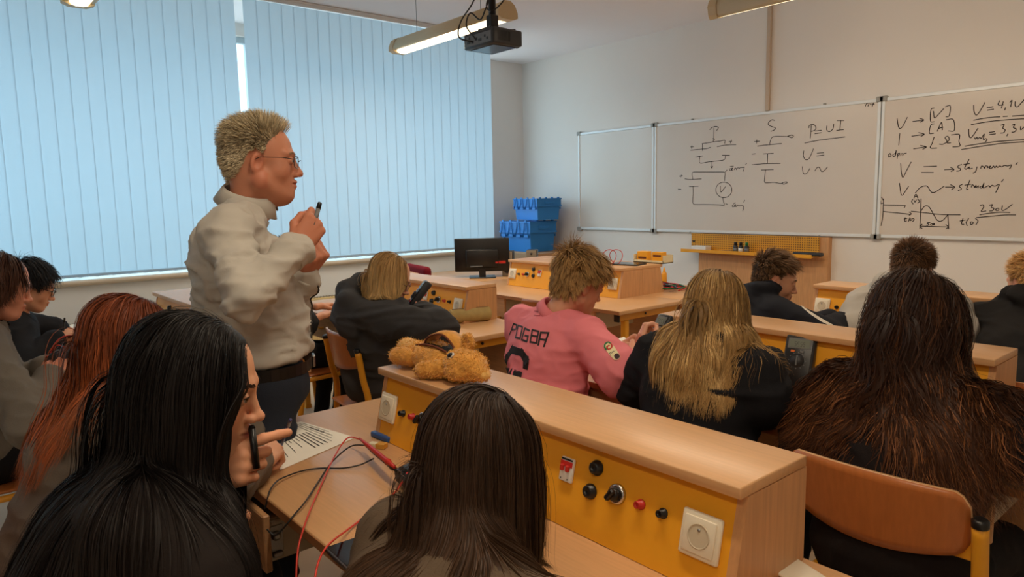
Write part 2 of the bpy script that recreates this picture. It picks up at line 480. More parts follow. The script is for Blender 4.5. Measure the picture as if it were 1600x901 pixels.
for (x, y, w, lb) in ((-1.9, 3.2, 13, 'fluorescent lamp above the front row of desks, over the picture top'), (.6, l2[1], 8, 'whiteboard lamp above the right wing, beyond the picture edge'), (-.9, .9, 14, 'fluorescent lamp above the nearest desk, over the picture top'), (.3, -.7, 16, 'fluorescent lamp behind the photographer')):  # out-of-view lamps added to brighten the front wall, desks and near side
    tube_lamp((x, y, 2.74), 1.44, lb, w, math.radians(38) if w == 8 else 0.0)

# ------------------------------------------------------------------ whiteboard
YBD = 6.42
bx = [-6.235, -5.05, -2.625, -1.44]; bz = (1.085, 2.275)
wb = empty('whiteboard', ((bx[1] + bx[2]) / 2, YBD, bz[0]), 0, 'three-part whiteboard with hand drawn circuit sketches on the front wall', 'whiteboard')
WBO = np.array(wb.location)
def board_panel(x0, x1, y):
    o = MB().box(V(x0 + .02, y, bz[0] + .02) - WBO, V(x1 - .02, y + .02, bz[1] - .02) - WBO).build('panel', M['board'], wb)
    f = MB()
    for (lo, hi) in (((x0 + .012, y - .008, bz[0]), (x1 - .012, y + .022, bz[0] + .028)), ((x0 + .012, y - .008, bz[1] - .028), (x1 - .012, y + .022, bz[1])),
                     ((x0, y - .008, bz[0] + .004), (x0 + .026, y + .022, bz[1] - .004)), ((x1 - .026, y - .008, bz[0] + .004), (x1, y + .022, bz[1] - .004))):
        f.box(V(*lo) - WBO, V(*hi) - WBO, .003)
    f.build('panel_frame', M['alu'], wb)
    for x in (x0 + .01, x1 - .01):
        for z in (bz[0] + .008, bz[1] - .008):
            MB().box(V(x - .034, y - .014, z - .024) - WBO, V(x + .034, y + .024, z + .024) - WBO, .008).build('corner_cap', M['bracket'], wb)
    return o
pw = [board_panel(bx[i] + .004, bx[i + 1] - .004, YBD) for i in range(3)]
g = MB()
for x in (bx[1] + .5, bx[2] - .5):
    for z in (bz[0] - .004, bz[1]): g.box(V(x - .008, YBD - .012, z) - WBO, V(x + .008, YBD + .02, z + .012) - WBO)
g.build('clip', M['bracket'], wb)

def strokes(org, scale, lists):
    return [[(org[0] + x / scale, org[1] + y / scale) for x, y in zip(l[::2], l[1::2])] for l in lists]
A_ = strokes((1050, 180), 10, [
 [590,225,620,195,670,175,710,180,725,190],[725,190,715,215,695,240],[655,200,652,360],[635,365,665,375,645,390,645,415],
 [470,445,560,430,650,415,740,405,825,390,823,440],[475,445,475,550],[290,545,450,530,540,520,605,500],[705,490,800,472,880,462,1000,458],
 [290,495,340,490],[310,475,308,520],[890,412,935,405],[930,385,912,435],[370,655,480,635],[435,645,435,745,560,730,690,715,780,705,825,685,838,630],
 [785,625,900,625],[625,725,622,820],[605,795,622,825,635,795],[835,880,860,855],[910,800,960,795],[930,830,900,840,900,860,930,858],
 [930,850,950,830,940,826,930,845,945,860],[970,850,985,825,1000,830,1010,850,1015,825,1040,820,1050,832,1060,820,1100,815,1130,810],[1130,810,1120,850,1110,875],[1165,750,1150,775]])
A_ += strokes((1050, 250), 10, [
 [325,295,320,195,450,185,650,185,800,185,830,205,825,270,820,325],[200,290,260,303,380,300,460,293],[270,413,410,408],[330,415,332,520,325,650,340,685,380,695,560,695,740,700,815,705,805,650,795,590],
 [755,405,755,450,765,500,800,460,835,415],[115,252,165,245],[150,230,138,265],[95,453,140,455],[840,680,870,693],[965,675,990,668],[965,695,940,715,950,730,975,725],
 [980,725,1000,705,985,695,975,715,1000,725,1020,715,1030,705,1050,715,1090,710,1115,720,1115,760,1105,795],[1135,625,1120,660],
 [x for a in range(0, 375, 15) for x in (810 + 125 * math.cos(math.radians(a)), 465 + 120 * math.sin(math.radians(a)))]])
A_ += strokes((1165, 170), 6.929, [
 [315,125,285,118,250,145,245,170,280,190,320,205,315,225,275,243],[262,390,265,355,285,310,320,298,400,298,465,300],[455,295,500,283,517,295,500,312,465,300],[130,403,250,388,390,376],
 [95,355,150,350],[122,335,118,372],[70,490,105,485],[195,487,300,482],[240,485,235,590],[70,605,220,592,375,590],[170,660,300,657],[215,660,207,740,207,795,260,798,310,795,360,805,400,808],
 [395,800,440,790,450,800,410,815,395,800],[710,180,705,260,700,315],[685,205,690,180,730,168,758,190,755,225,715,245],[755,240,820,232],[750,268,820,258],[880,185,880,230,910,245,945,215,955,165],
 [990,125,1065,125],[1030,130,1020,225],[985,232,1060,225],[640,370,760,345,900,325,1075,303],[630,455,625,510,650,550,685,540,715,480,735,430],[775,480,845,475],[770,510,848,500],
 [615,625,620,680,635,705,665,695,695,645],[750,670,775,635,800,635,820,675,850,670,885,630]])
A_ += strokes((880, 100), 3.004, [[1415,185,1425,178,1418,198],[1428,185,1438,177,1430,198],[1452,172,1442,190,1460,188],[1456,181,1450,200]])
B_ = strokes((1380, 140), 6.932, [
 [150,315,165,400,185,420,215,390,260,300],[320,345,435,330],[395,310,440,328,400,352],[550,200,520,210,510,280,515,345,550,348],[545,235,555,305,600,265,655,205],[675,185,725,175,715,280,680,293],
 [180,475,168,600],[310,503,440,485],[385,465,445,482,410,505],[550,370,515,385,500,470,545,472],[585,450,620,370,635,360,640,435],[600,420,650,405],[685,325,760,325,770,440,705,447],
 [330,640,465,620],[405,605,468,620,430,645],[550,515,530,580,510,630,580,632],[610,590,650,590,690,560,670,520,700,505,715,540,690,575,730,575],[740,490,825,485,820,560,830,610,755,620],
 [75,690,55,710,60,730,85,715,75,690],[130,690,105,705,115,725,135,700,140,655,130,720],[160,690,150,745],[155,695,180,690,165,715],[190,715,195,695,215,695,210,715,220,695,250,688],
 [980,170,985,240,1010,275,1050,230,1100,140],[1125,195,1190,185],[1130,222,1195,212],[1260,120,1245,165,1300,165],[1300,130,1280,200],[1325,195,1315,220],[1375,135,1395,115,1380,185],
 [1430,130,1430,175,1455,185,1490,150,1525,110],[980,330,1120,305,1265,293],[1300,290,1345,287],[1400,285,1525,278],[955,378,1150,345,1350,325,1525,315],
 [925,430,930,500,950,520,985,480,1025,420],[990,520,1000,535,1015,515,1025,535,1045,515,1060,530,1080,500,1095,480,1085,540,1110,530,1125,545,1105,565],[1150,462,1205,455],[1155,485,1215,478],
 [1275,385,1310,378,1295,415,1320,435,1305,465,1275,470],[1350,480,1340,500],[1395,385,1425,375,1410,410,1440,425,1425,455,1395,460],[1490,400,1490,435,1530,400],
 [885,612,1050,585,1250,560,1525,540],[850,648,1050,615,1300,580,1525,565]])
B_ += strokes((1365, 240), 6.809, [
 [288,105,295,200,312,252,345,190,398,90],[535,138,670,132],[512,200,635,200],[755,170,850,165],[820,145,855,168,825,188],[935,115,900,130,900,150,925,160,915,180,885,185],[1015,60,970,150,985,165],[960,115,1020,105],
 [990,160,1020,140,1015,160,1050,155],[1100,140,1085,190,1060,205],[1140,155,1150,130,1170,140,1180,155,1190,130,1215,135,1210,150,1245,130,1230,155,1260,150,1275,130,1290,150,1305,130,1320,145,1340,130,1365,140,1390,125,1430,130,1465,118,1460,140,1445,160],
 [1530,95,1515,115],[275,315,290,420,305,442,330,410,370,350],[445,415,490,365,540,343,575,350,610,405,650,410,700,380,750,345],[765,355,850,355],[820,330,862,355,830,382],[945,325,910,345,930,365,930,380,900,390],
 [1025,280,990,370,1005,380],[970,335,1035,325],[1040,355,1050,330,1070,345,1075,360,1090,335,1090,360,1115,340,1110,365],[1160,340,1130,355,1150,365,1175,310,1165,365,1200,350,1225,340,1240,355,1260,335,1290,345,1335,325,1320,370,1300,410],
 [1380,275,1360,300],[105,480,100,640,80,765],[105,545,310,550,335,555,325,575],[100,615,250,630,395,645],[380,620,400,640,380,655],[335,680,330,715,350,715],[325,695,355,688],[385,680,370,720],[395,690,385,710,405,705,410,690,425,690,430,705,415,720],
 [430,470,450,430,470,470],[440,455,465,455],[415,485,405,510,420,535],[430,495,440,515,455,490],[470,485,490,505,470,525],[60,500,65,530],[75,500,80,530,95,525],[85,465,100,490],
 [505,480,500,640,492,800],[400,613,520,625,700,645,920,650],[505,610,535,565,570,555,600,580,640,650,675,705,710,718,745,700,790,650],[790,650,798,800],[495,770,640,775,795,780],[515,750,492,772,515,795],[770,755,797,780,770,800],
 [600,730,570,735,570,745,590,750,575,762,560,760],[615,740,605,755,620,760,625,745,612,740],[635,740,650,760],[650,738,630,762],[950,690,935,745,960,750],[920,715,975,705],[1010,690,985,730,995,765],[1030,725,1035,755,1060,740,1050,725,1035,725],[1085,690,1110,715,1090,755],
 [1135,550,1165,545,1170,570,1145,615,1195,610],[1235,548,1265,542,1250,570,1280,580,1265,605,1235,610],[1320,580,1300,590,1305,605,1330,600,1330,580],[1370,555,1365,600,1400,595,1475,540],
 [1130,650,1220,635,1340,622,1450,625],[1095,680,1250,665,1400,652,1510,652]])
for S, p in ((A_, pw[1]), (B_, pw[2])):
    left = list(S)
    while left:                                   # strokes that touch make one sign
        grp = [left.pop(0)]; grew = True
        while grew:
            grew = False
            for t in list(left):
                if any(abs(x - u) < 2.2 and abs(y - v) < 2.2 for g_ in grp for (x, y) in g_ for (u, v) in t): grp.append(t); left.remove(t); grew = True
        k = MB()
        for g_ in grp: ribbon(k, smooth_path([ony(x, y, YBD - .0015) - WBO for x, y in g_], 5), .0065, (0, -1, 0))
        k.build('handwriting', M['ink'], p)

# ------------------------------------------------------------------ pegboard, shelf and cupboard column under the board
P0 = V(-3.77, YF, 0)
pb = empty('pegboard_shelf', (-3.80, YF - .075, .9), 0, 'yellow perforated metal shelf rail hanging under the whiteboard', 'shelf')
MB().box((-.70, -.01, 0), (.70, .0, .165)).box((-.70, -.014, .160), (.70, .0, .178)).build('pegboard', M['pegboard'], pb)
s_ = MB().box((-.735, -.15, -.005), (.70, .0, .004), .001).box((-.735, -.155, -.012), (.70, -.146, .022), .002)
s_.build('shelf', M['yellow_metal'], pb)
MB().box((-.685, -.016, .085), (-.655, -.009, .105), .003).build('label_holder', M['black'], pb)
cp = empty('cupboard', (-3.72, YF - .038, 0), 0, 'beech cupboard column standing under the yellow shelf', 'cupboard')
MB().box((-.70, -.03, .08), (.70, .036, 1.075), .003).build('carcass', M['beech_z'], cp)
MB().box((-.69, -.02, 0), (.69, .036, .08)).build('plinth', M['black'], cp)
for s in (-1, 1):
    MB().box((s * .35 - .345, -.034, .09), (s * .35 + .345, -.0305, .86), .002).build('door', M['beech_z'], cp)
SY = YF - .075 - .08
tag(MB().box((-4.42, SY - .05, .905), (-4.24, SY + .05, .955), .004).build('box', M['white']), 'small white box at the left end of the yellow shelf', 'box')
tag(MB().box((-3.13 - .18, SY - .03, .905), (-3.13 + .1, SY + .03, .94), .012, seg=2).build('board_eraser', M['dark_grey']), 'dark board eraser at the right end of the yellow shelf', 'eraser')
tag(MB().tube([(-4.10, SY - .02, .912), (-3.95, SY - .01, .912)], .008, 8).build('marker_pen', M['grey']), 'grey marker lying on the yellow shelf left of the bottles', 'marker')
for i, x in enumerate((-3.925, -3.865, -3.80)):
    b = empty('bottle', (x, SY, .9045), 0, ['small bottle with black cap, left of the three on the yellow shelf', 'small bottle with white label, middle of the three on the yellow shelf', 'small bottle with green cap, right of the three on the yellow shelf'][i], 'bottle', 'small bottles on the yellow shelf')
    MB().lathe([(.0, 0), (.022, 0), (.023, .004), (.023, .06), (.014, .075)], n=14).build('body', M['dark_grey'], b)
    MB().lathe([(.015, .07), (.0155, .1), (.012, .105)], n=12).build('cap', M['green'] if i == 2 else M['black'], b)
    MB().lathe([(.0235, .01), (.0235, .045)], n=14).build('label_band', M['white'] if i == 1 else M['grey'], b)

# ------------------------------------------------------------------ desks
DZ = .77
def make_desk(w=1.96, d=.68):
    """root at middle of the front (pupil) edge, floor level; depth runs along +y."""
    r = empty('lab_desk')
    MB().box((-w / 2, 0, DZ - .026), (w / 2, d, DZ), .004, seg=2).build('desktop', M['beech_top'], r)
    e = MB()
    e.box((-w / 2 + .004, -.0012, DZ - .024), (w / 2 - .004, .0, DZ - .003))
    e.build('edge_band', M['beech_edge'], r)
    for s in (-1, 1):
        x = s * (w / 2 - .06)
        MB().box((x - .02, .05, DZ - .075), (x + .02, d - .04, DZ - .027), .004).build('side_rail', M['yellow_metal'], r)
        for y in (.12, d - .09):
            MB().box((x - .02, y - .02, 0.012), (x + .02, y + .02, DZ - .076), .004).box((x - .022, y - .022, 0), (x + .022, y + .022, .03), .002).build('leg', M['yellow_metal'], r)
        MB().box((x - .021, .035, DZ - .08), (x + .021, .05, DZ - .024), .003).build('rail_cap', M['black'], r)
        MB().lathe([(.008, 0), (.008, .004), (.003, .005)], (s * (w / 2 - .038), .30, DZ - .05), (s, 0, 0), 10).build('bolt', M['black'], r)
    MB().box((-w / 2 + .09, d - .1, .30), (w / 2 - .09, d - .082, DZ - .027), .002).build('modesty_panel', M['beech_x'], r)
    MB().box((-w / 2 + .08, d - .075, .14), (w / 2 - .08, d - .045, .18), .003).build('foot_rail', M['yellow_metal'], r)
    return r
def add_drawer(desk, x, pull=0.0, w=.56):
    o = MB(); y0 = .03 - pull; z0, z1 = DZ - .17, DZ - .03
    o.box((x - w / 2, y0, z0 - .005), (x + w / 2, y0 + .018, z1), .003)
    f = o.build('drawer', M['beech_x'], desk)
    b = MB().use(M['cream_dark'])
    for s in (-1, 1): b.box((x + s * (w / 2 - .03) - .007, y0 + .018, z0 + .01), (x + s * (w / 2 - .03) + .007, y0 + .42, z1 - .02))
    b.box((x - w / 2 + .03, y0 + .018, z0 + .008), (x + w / 2 - .03, y0 + .42, z0 + .016))
    b.build('drawer_box', M['beech_x'], f)
    h = MB().tube(smooth_path([(x - .06, y0 + .002, z0 + .07), (x - .055, y0 - .022, z0 + .07), (x + .055, y0 - .022, z0 + .07), (x + .06, y0 + .002, z0 + .07)], 4), .006, 8)
    h.build('handle', M['yellow_metal'], f)
    if pull > .05:
        k = MB(); xs = x + w / 2 - .022
        k.box((xs, y0 + .02, z0 + .03), (xs + .003, y0 + .055, z0 + .1), .001).lathe([(.012, 0), (.012, .008), (.006, .012)], (xs, y0 + .037, z0 + .075), (1, 0, 0), 12)
        k.box((xs, y0 + .025, z0 + .022), (xs + .012, y0 + .05, z0 + .034), .002)
        k.build('lock', M['steel'], f)
        MB().box((xs, y0 + .02, z1 - .035), (xs + .008, y0 + .4, z1 - .025)).tube([(xs + .006, y0 + .025, z1 - .03), (xs + .006, y0 + .09, z1 - .03)], .007, 8).build('runner', M['cream'], f)
    return f

def make_console(w=1.23):
    """instrument console; root at middle of its front foot on the desktop."""
    c = empty('instrument_console'); H = .212
    MB().box((-w / 2, .02, H - .022), (w / 2, .25, H), .003, seg=2).build('top_board', M['beech_top'], c)
    for s in (-1, 1):
        x0 = s * (w / 2 - .0195); x1 = s * w / 2
        MB().prism([(.0, 0), (.0445, H - .0225), (.25, H - .0225), (.25, 0)], 0, x0, x1).build('side_panel', M['beech_z'], c)
    # front panel, sloped
    a = math.atan2(.0445, H - .0225)
    MB().prism([(.002, .001), (.0465, H - .0225), (.058, H - .0225), (.014, .001)], 0, -w / 2 + .0195, w / 2 - .0195).build('front_panel', M['yellow_panel'], c)
    MB().box((-w / 2 + .0195, .235, 0), (w / 2 - .0195, .25, H - .0225)).build('back_panel', M['beech_x'], c)
    n = unit(V(0, -math.cos(a), math.sin(a))); up = V(0, math.sin(a), math.cos(a))
    def P(u, v, out=0.0): return V(u, .002, .001) + up * v + n * out
    R = Matrix.Rotation(-a, 3, 'X')
    def plate(mb, u, v, w_, h_, o0, o1, bev, seg=2):
        c_ = P(u, v)
        mb.box(c_ + V(-w_ / 2, -o1, -h_ / 2), c_ + V(w_ / 2, -o0, h_ / 2), bev, R, c_, seg)
    def socket(u):
        v = .098
        m_ = MB(); plate(m_, u, v, .084, .084, 0, .010, .009, 3)
        s = m_.build('socket', M['cream'], c)
        m_ = MB(); plate(m_, u, v, .066, .066, .0095, .0135, .004, 2); m_.build('socket_plate', M['cream'], s)
        m_ = MB()
        m_.lathe([(.0235, .0137), (.0225, .0147), (.0205, .0147), (.0195, .006), (.0, .006)], P(u, v), n, 24); m_.build('socket_well', M['cream_dark'], s)
        m_ = MB().use(M['steel']); q = P(u, v)
        m_.lathe([(.0032, .0062), (.0032, .0145), (.001, .016)], q + up * .011, n, 8).use(M['black'])
        for k in (.003, -.010): m_.lathe([(.0028, .0062), (.0028, .0067)], q + up * k, n, 8)
        m_.build('socket_pin', M['steel'], s)
    def jack(u, v, mt):
        MB().lathe([(.0105, 0), (.0105, .003), (.0075, .004), (.0075, .016), (.0055, .017), (.004, .012)], P(u, v), n, 12).build('jack', mt, c)
    def fuse(u, v):
        MB().lathe([(.0165, 0), (.0165, .004), (.0135, .006), (.0125, .014), (.006, .016), (.006, .0135), (0, .0135)], P(u, v), n, 16).build('fuse_holder', M['black'], c)
    def selector(u, v):
        k = MB().lathe([(.021, 0), (.021, .006), (.017, .009)], P(u, v), n, 20).build('selector', M['chrome'], c)
        b = MB().lathe([(.014, .008), (.012, .02), (.0, .021)], P(u, v), n, 14)
        b.box(P(u, v, .026) + V(-.006, -.006, -.014), P(u, v, .026) + V(.006, .006, .014), .003, R @ RY(.6).to_3x3(), P(u, v, .026))
        b.build('selector_knob', M['black'], k)
    def breaker(u, v):
        m_ = MB(); plate(m_, u, v, .038, .052, 0, .009, .003, 2); b = m_.build('breaker', M['white'], c)
        m_ = MB(); plate(m_, u, v + .013, .036, .012, .009, .0105, .001, 1)
        plate(m_, u - .008, v + .004, .009, .014, .009, .018, .002, 1); plate(m_, u + .008, v + .004, .009, .014, .009, .018, .002, 1); m_.build('breaker_toggle', M['red'], b)
        m_ = MB(); plate(m_, u, v + .0225, .034, .004, .009, .0102, .0008, 1); plate(m_, u - .012, v - .02, .003, .003, .009, .0096, .0005, 1); plate(m_, u + .008, v - .02, .003, .003, .009, .0096, .0005, 1)
        m_.build('breaker_mark', M['black'], b)
    socket(.537); jack(.448, .11, M['black']); jack(.394, .11, M['red']); selector(.333, .112); fuse(.27, .148); fuse(.262, .096); breaker(.19, .122)
    socket(-.560); jack(-.482, .098, M['black']); jack(-.43, .10, M['red']); selector(-.378, .104); fuse(-.315, .148); fuse(-.307, .096); breaker(-.235, .122)
    return c

ROWS = [(-1.24, .595), (-1.24, 1.955), (-1.24, 3.315), (-3.85, .595), (-3.85, 1.955), (-3.85, 3.315)]
DL = ['nearest beech lab desk with the teddy pencil case console on it', 'beech lab desk in the middle row, in front of the student in the pink shirt',
      'beech front row desk of the student in the grey hood', 'beech lab desk by the window at the left, where two dark haired students write',
      'beech lab desk where the student in the charcoal hoodie writes', 'beech lab desk with yellow frame joined to the teacher desk']
CL = ['nearest instrument console with yellow panel and a plush pencil case on top', 'instrument console in front of the long blonde hair, a multimeter leaning on it',
      'instrument console at the right in the front row beside the grey hood', 'instrument console by the window, only its pale top showing beside the teacher',
      'instrument console facing the student in the charcoal hoodie', 'instrument console on the front desk facing the class near the monitor']
desk0 = make_desk(); add_drawer(desk0, -.46); add_drawer(desk0, .46)
con0 = make_console()
desks = []; consoles = []
for i, (x, y) in enumerate(ROWS):
    if i == 0:
        d = make_desk(); add_drawer(d, -.64, .055 + .0, .55); add_drawer(d, .3)
        d.name = 'lab_desk'
    elif i == 1: d = desk0
    else: d = copy_tree(desk0)
    d.location = (x, y, 0); tag(d, DL[i], 'desk', 'lab desks'); desks.append(d)
    c = con0 if i == 0 else copy_tree(con0)
    c.location = (x, y + .42, DZ + .0005); tag(c, CL[i], 'console', 'instrument consoles'); consoles.append(c)
# teacher side of the front desk: a second desk and console, back to back
td = copy_tree(desk0); td.location = (-3.85, 3.315 + .68 * 2 + .004, 0); td.rotation_euler = (0, 0, math.pi)
tag(td, 'teacher desk back to back with the front lab desk, monitor and speakers behind it', 'desk', 'lab desks')
tc = copy_tree(con0); tc.location = (-3.85, 3.315 + .42 + .502, DZ + .0005); tc.rotation_euler = (0, 0, math.pi)
tag(tc, 'instrument console turned to the teacher, small boxes on its top', 'console', 'instrument consoles')
sd = empty('side_table', (-5.32, 4.2, 0), 0, 'beech side table carrying the monitor and the speakers', 'table')
MB().box((-.48, -.62, DZ - .026), (.475, .45, DZ), .004, seg=2).build('tabletop', M['beech_top'], sd)
for sx in (-1, 1):
    for sy in (-.56, .40):
        MB().box((sx * .42 - .02, sy - .02, 0), (sx * .42 + .02, sy + .02, DZ - .0265), .004).build('leg', M['yellow_metal'], sd)
MB().box((-.42, -.57, DZ - .09), (.42, -.55, DZ - .0265)).build('apron', M['beech_x'], sd)

# ------------------------------------------------------------------ chairs
def make_chair():
    """school chair, root at floor under the seat middle; the sitter faces +y. Backrest at y=-.20."""
    c = empty('school_chair')
    vs = []; fs = []
    # curved plywood back (grid, solid)
    nx, nz = 30, 8
    def bp(i, j, o):
        u = i / nx * 2 - 1; t = j / nz
        hw = .205; x = u * hw
        zz = .66 + t * .175 - (.05 * (1 - t) * u * u * 1.0) * -1 * 0.6 + (.012 * t) * (1 - u * u)
        if abs(u) > .86:
            k = (abs(u) - .86) / .14
            zz = zz + (.03 * k * k * (1 - t) - .03 * k * k * t)
        y = -.205 + .05 * u * u - .03 * t
        return (x, y - o, zz)
    for o in (0, .011):
        for j in range(nz + 1):
            for i in range(nx + 1): vs.append(bp(i, j, o))
    n1 = (nx + 1) * (nz + 1)
    for j in range(nz):
        for i in range(nx):
            a = j * (nx + 1) + i
            fs.append((a, a + 1, a + nx + 2, a + nx + 1)); b = a + n1; fs.append((b, b + nx + 1, b + nx + 2, b + 1))
    bd = [i for i in range(nx + 1)] + [j * (nx + 1) + nx for j in range(1, nz + 1)] + [nz * (nx + 1) + i for i in range(nx - 1, -1, -1)] + [j * (nx + 1) for j in range(nz - 1, 0, -1)]
    edge_start = len(fs)
    for k in range(len(bd)): a, b = bd[k], bd[(k + 1) % len(bd)]; fs.append((b, a, a + n1, b + n1))
    me = np_mesh('backrest', vs, fs, [M['ply'], M['beech_top']], True, midx=[0] * edge_start + [1] * (len(fs) - edge_start))
    link('backrest', me, c)
    # seat
    st = MB()
    st.box((-.20, -.19, .445), (.20, .20, .458), .006, seg=2); st.build('seat', M['ply'], c)
    for s in (-1, 1):
        x = s * .225
        MB().tube(smooth_path([(x, -.195, .775), (x, -.175, .64), (x * .98, -.15, .46), (x, -.22, .012)], 5), .0165, 10).build('upright', M['yellow_metal'], c)
        MB().lathe([(.0172, -.004), (.0176, .0), (.0176, .010), (.012, .015)], (x, -.1955, .775), (0, -.12, 1), 12).build('end_cap', M['black'], c)
        MB().box((x - s * .045 - .02, -.168, .675), (x - s * .02 + .012, -.160, .765), .002).build('bracket', M['yellow_metal'], c)
        MB().tube([(x * .95, .16, .44), (x, .2, .012)], .0165, 10).build('leg', M['yellow_metal'], c)
        MB().tube([(x * .98, -.15, .435), (x * .95, .165, .435)], .013, 8).build('side_rail', M['yellow_metal'], c)
        for y in (-.222, .202): MB().lathe([(.02, 0), (.02, .025), (.017, .03)], (x, y, 0), n=10).build('foot', M['black_matt'], c)
    MB().tube([(-.21, -.15, .435), (.21, -.15, .435)], .012, 8).tube([(-.21, .15, .435), (.21, .15, .435)], .012, 8).build('cross_bar', M['yellow_metal'], c)
    return c
chair0 = make_chair()
# (x, backrest y, yaw, label)
CH = [(-.665, 1.66, 0, 'plywood chair of the student with long dark wavy hair, backrest seen whole'),
      (-1.25, 1.60, 0, 'plywood chair under the student with long blonde hair'),
      (-1.92, 1.62, 0, 'plywood chair under the student in the pink shirt'),
      (-3.17, 1.575, -.12, 'plywood chair under the student in the charcoal hoodie, yellow upright beside it'),
      (-4.12, 1.60, .1, 'plywood chair under the student hidden behind the teacher'),
      (-.80, .10, 0, 'plywood chair under the nearest student with straight brown hair'),
      (-1.30, -.02, 0, 'plywood chair under the black haired student holding a pen to the mouth'),
      (-1.88, .02, 0, 'plywood chair under the red haired student'),
      (-3.28, -.02, 0, 'plywood chair under the brown haired student in the grey shirt at the left edge'),
      (-4.25, .10, 0, 'plywood chair under the black haired student in glasses by the window'),
      (-1.72, 2.80, 0, 'plywood chair under the student with the white striped jacket'),
      (-1.20, 2.92, 0, 'plywood chair under the student in the grey hood'),
      (-.68, 2.78, 0, 'plywood chair under the blond student at the right edge'),
      (-3.22, 2.98, 0, 'empty plywood chair at the front desk, partly behind the pink shirt')]
for i, (x, y, a, lb) in enumerate(CH):
    c = chair0 if i == 0 else copy_tree(chair0)
    c.location = (x, y + .20, 0); c.rotation_euler = (0, 0, a); tag(c, lb, 'chair', 'school chairs')
# burgundy office chair by the monitor
_rc = onz(662, 432, .86)
rc = empty('office_chair', (_rc[0] - .1, _rc[1] - .25, 0), -.2, 'burgundy upholstered office chair behind the monitor by the window', 'chair')
MB().box((-.22, -.24, .82 - .42), (.22, .22, .48), .03, seg=3).build('seat', M['fabric_red'], rc)
bk = MB().box((-.23, .20, .56), (.23, .27, .955), .045, seg=4); bk.build('backrest', M['fabric_red'], rc)
MB().box((-.12, .17, .60), (.12, .205, .9), .03, seg=3).build('back_shell', M['beech_x'], rc)
MB().tube([(0, 0, .09), (0, 0, .41)], .03, 12).tube(smooth_path([(0, .1, .42), (0, .3, .45), (0, .29, .62)], 5), .02, 8).build('column', M['black'], rc)
bs = MB()
for k in range(5):
    a = k * 2 * math.pi / 5; bs.tube([(0, 0, .09), (.27 * math.cos(a), .27 * math.sin(a), .06)], [.028, .018], 8)
bs.build('star_base', M['black'], rc)
for k in range(5):
    a = k * 2 * math.pi / 5; MB().lathe([(.028, -.018), (.03, 0), (.028, .018)], (.27 * math.cos(a), .27 * math.sin(a), .03), (-math.sin(a), math.cos(a), 0), 12).build('caster', M['black'], rc)

# ------------------------------------------------------------------ monitor, speakers, crates
mo = empty('monitor', (-5.08, 3.96, DZ + .0005), math.radians(53.6), 'black computer monitor seen from behind on the side table', 'monitor')
MB().box((-.25, -.02, .055), (.25, .02, .36), .008, seg=2).build('case', M['black'], mo)
MB().box((-.15, -.05, .09), (.15, -.019, .26), .012, seg=2).build('back_bulge', M['black'], mo)
MB().box((-.235, .0202, .075), (.235, .0212, .345)).build('screen', M['screen'], mo)
MB().box((.12, -.0512, .13), (.145, -.0502, .145)).box((.15, -.0212, .125), (.215, -.0202, .15)).build('sticker', M['red'], mo)
MB().tube([(-.11, -.052, .105), (.0, -.053, .105)], .006, 6).build('port_row', M['grey'], mo)
MB().box((-.03, -.035, .008), (.03, -.005, .12), .004).build('stand', M['black'], mo)
MB().box((-.12, -.11, 0), (.12, .09, .01), .004).build('stand_foot', M['black'], mo)
for i, (x, y, lb) in enumerate(((-4.99, 4.20, 'taupe desktop speaker with black side, nearer the monitor'), (-4.90, 4.42, 'second taupe desktop speaker, partly behind the console'))):
    s = empty('speaker', (x, y, DZ + .0005), math.radians(40), lb, 'speaker', 'desktop speakers')
    MB().box((-.05, -.06, 0), (.05, .06, .235), .008, seg=2).build('cabinet', M['black'], s)
    MB().box((-.048, -.068, .004), (.048, -.0602, .231), .006, seg=2).build('front', M['speaker'], s)
    MB().lathe([(.03, 0), (.03, .004), (.02, .001), (0, .001)], (0, -.068, .06), (0, -1, 0), 18).build('woofer', M['dark_grey'], s)
    MB().lathe([(.012, 0), (.01, .003), (0, .003)], (0, -.068, .20), (0, -1, 0), 12).build('tweeter', M['dark_grey'], s)

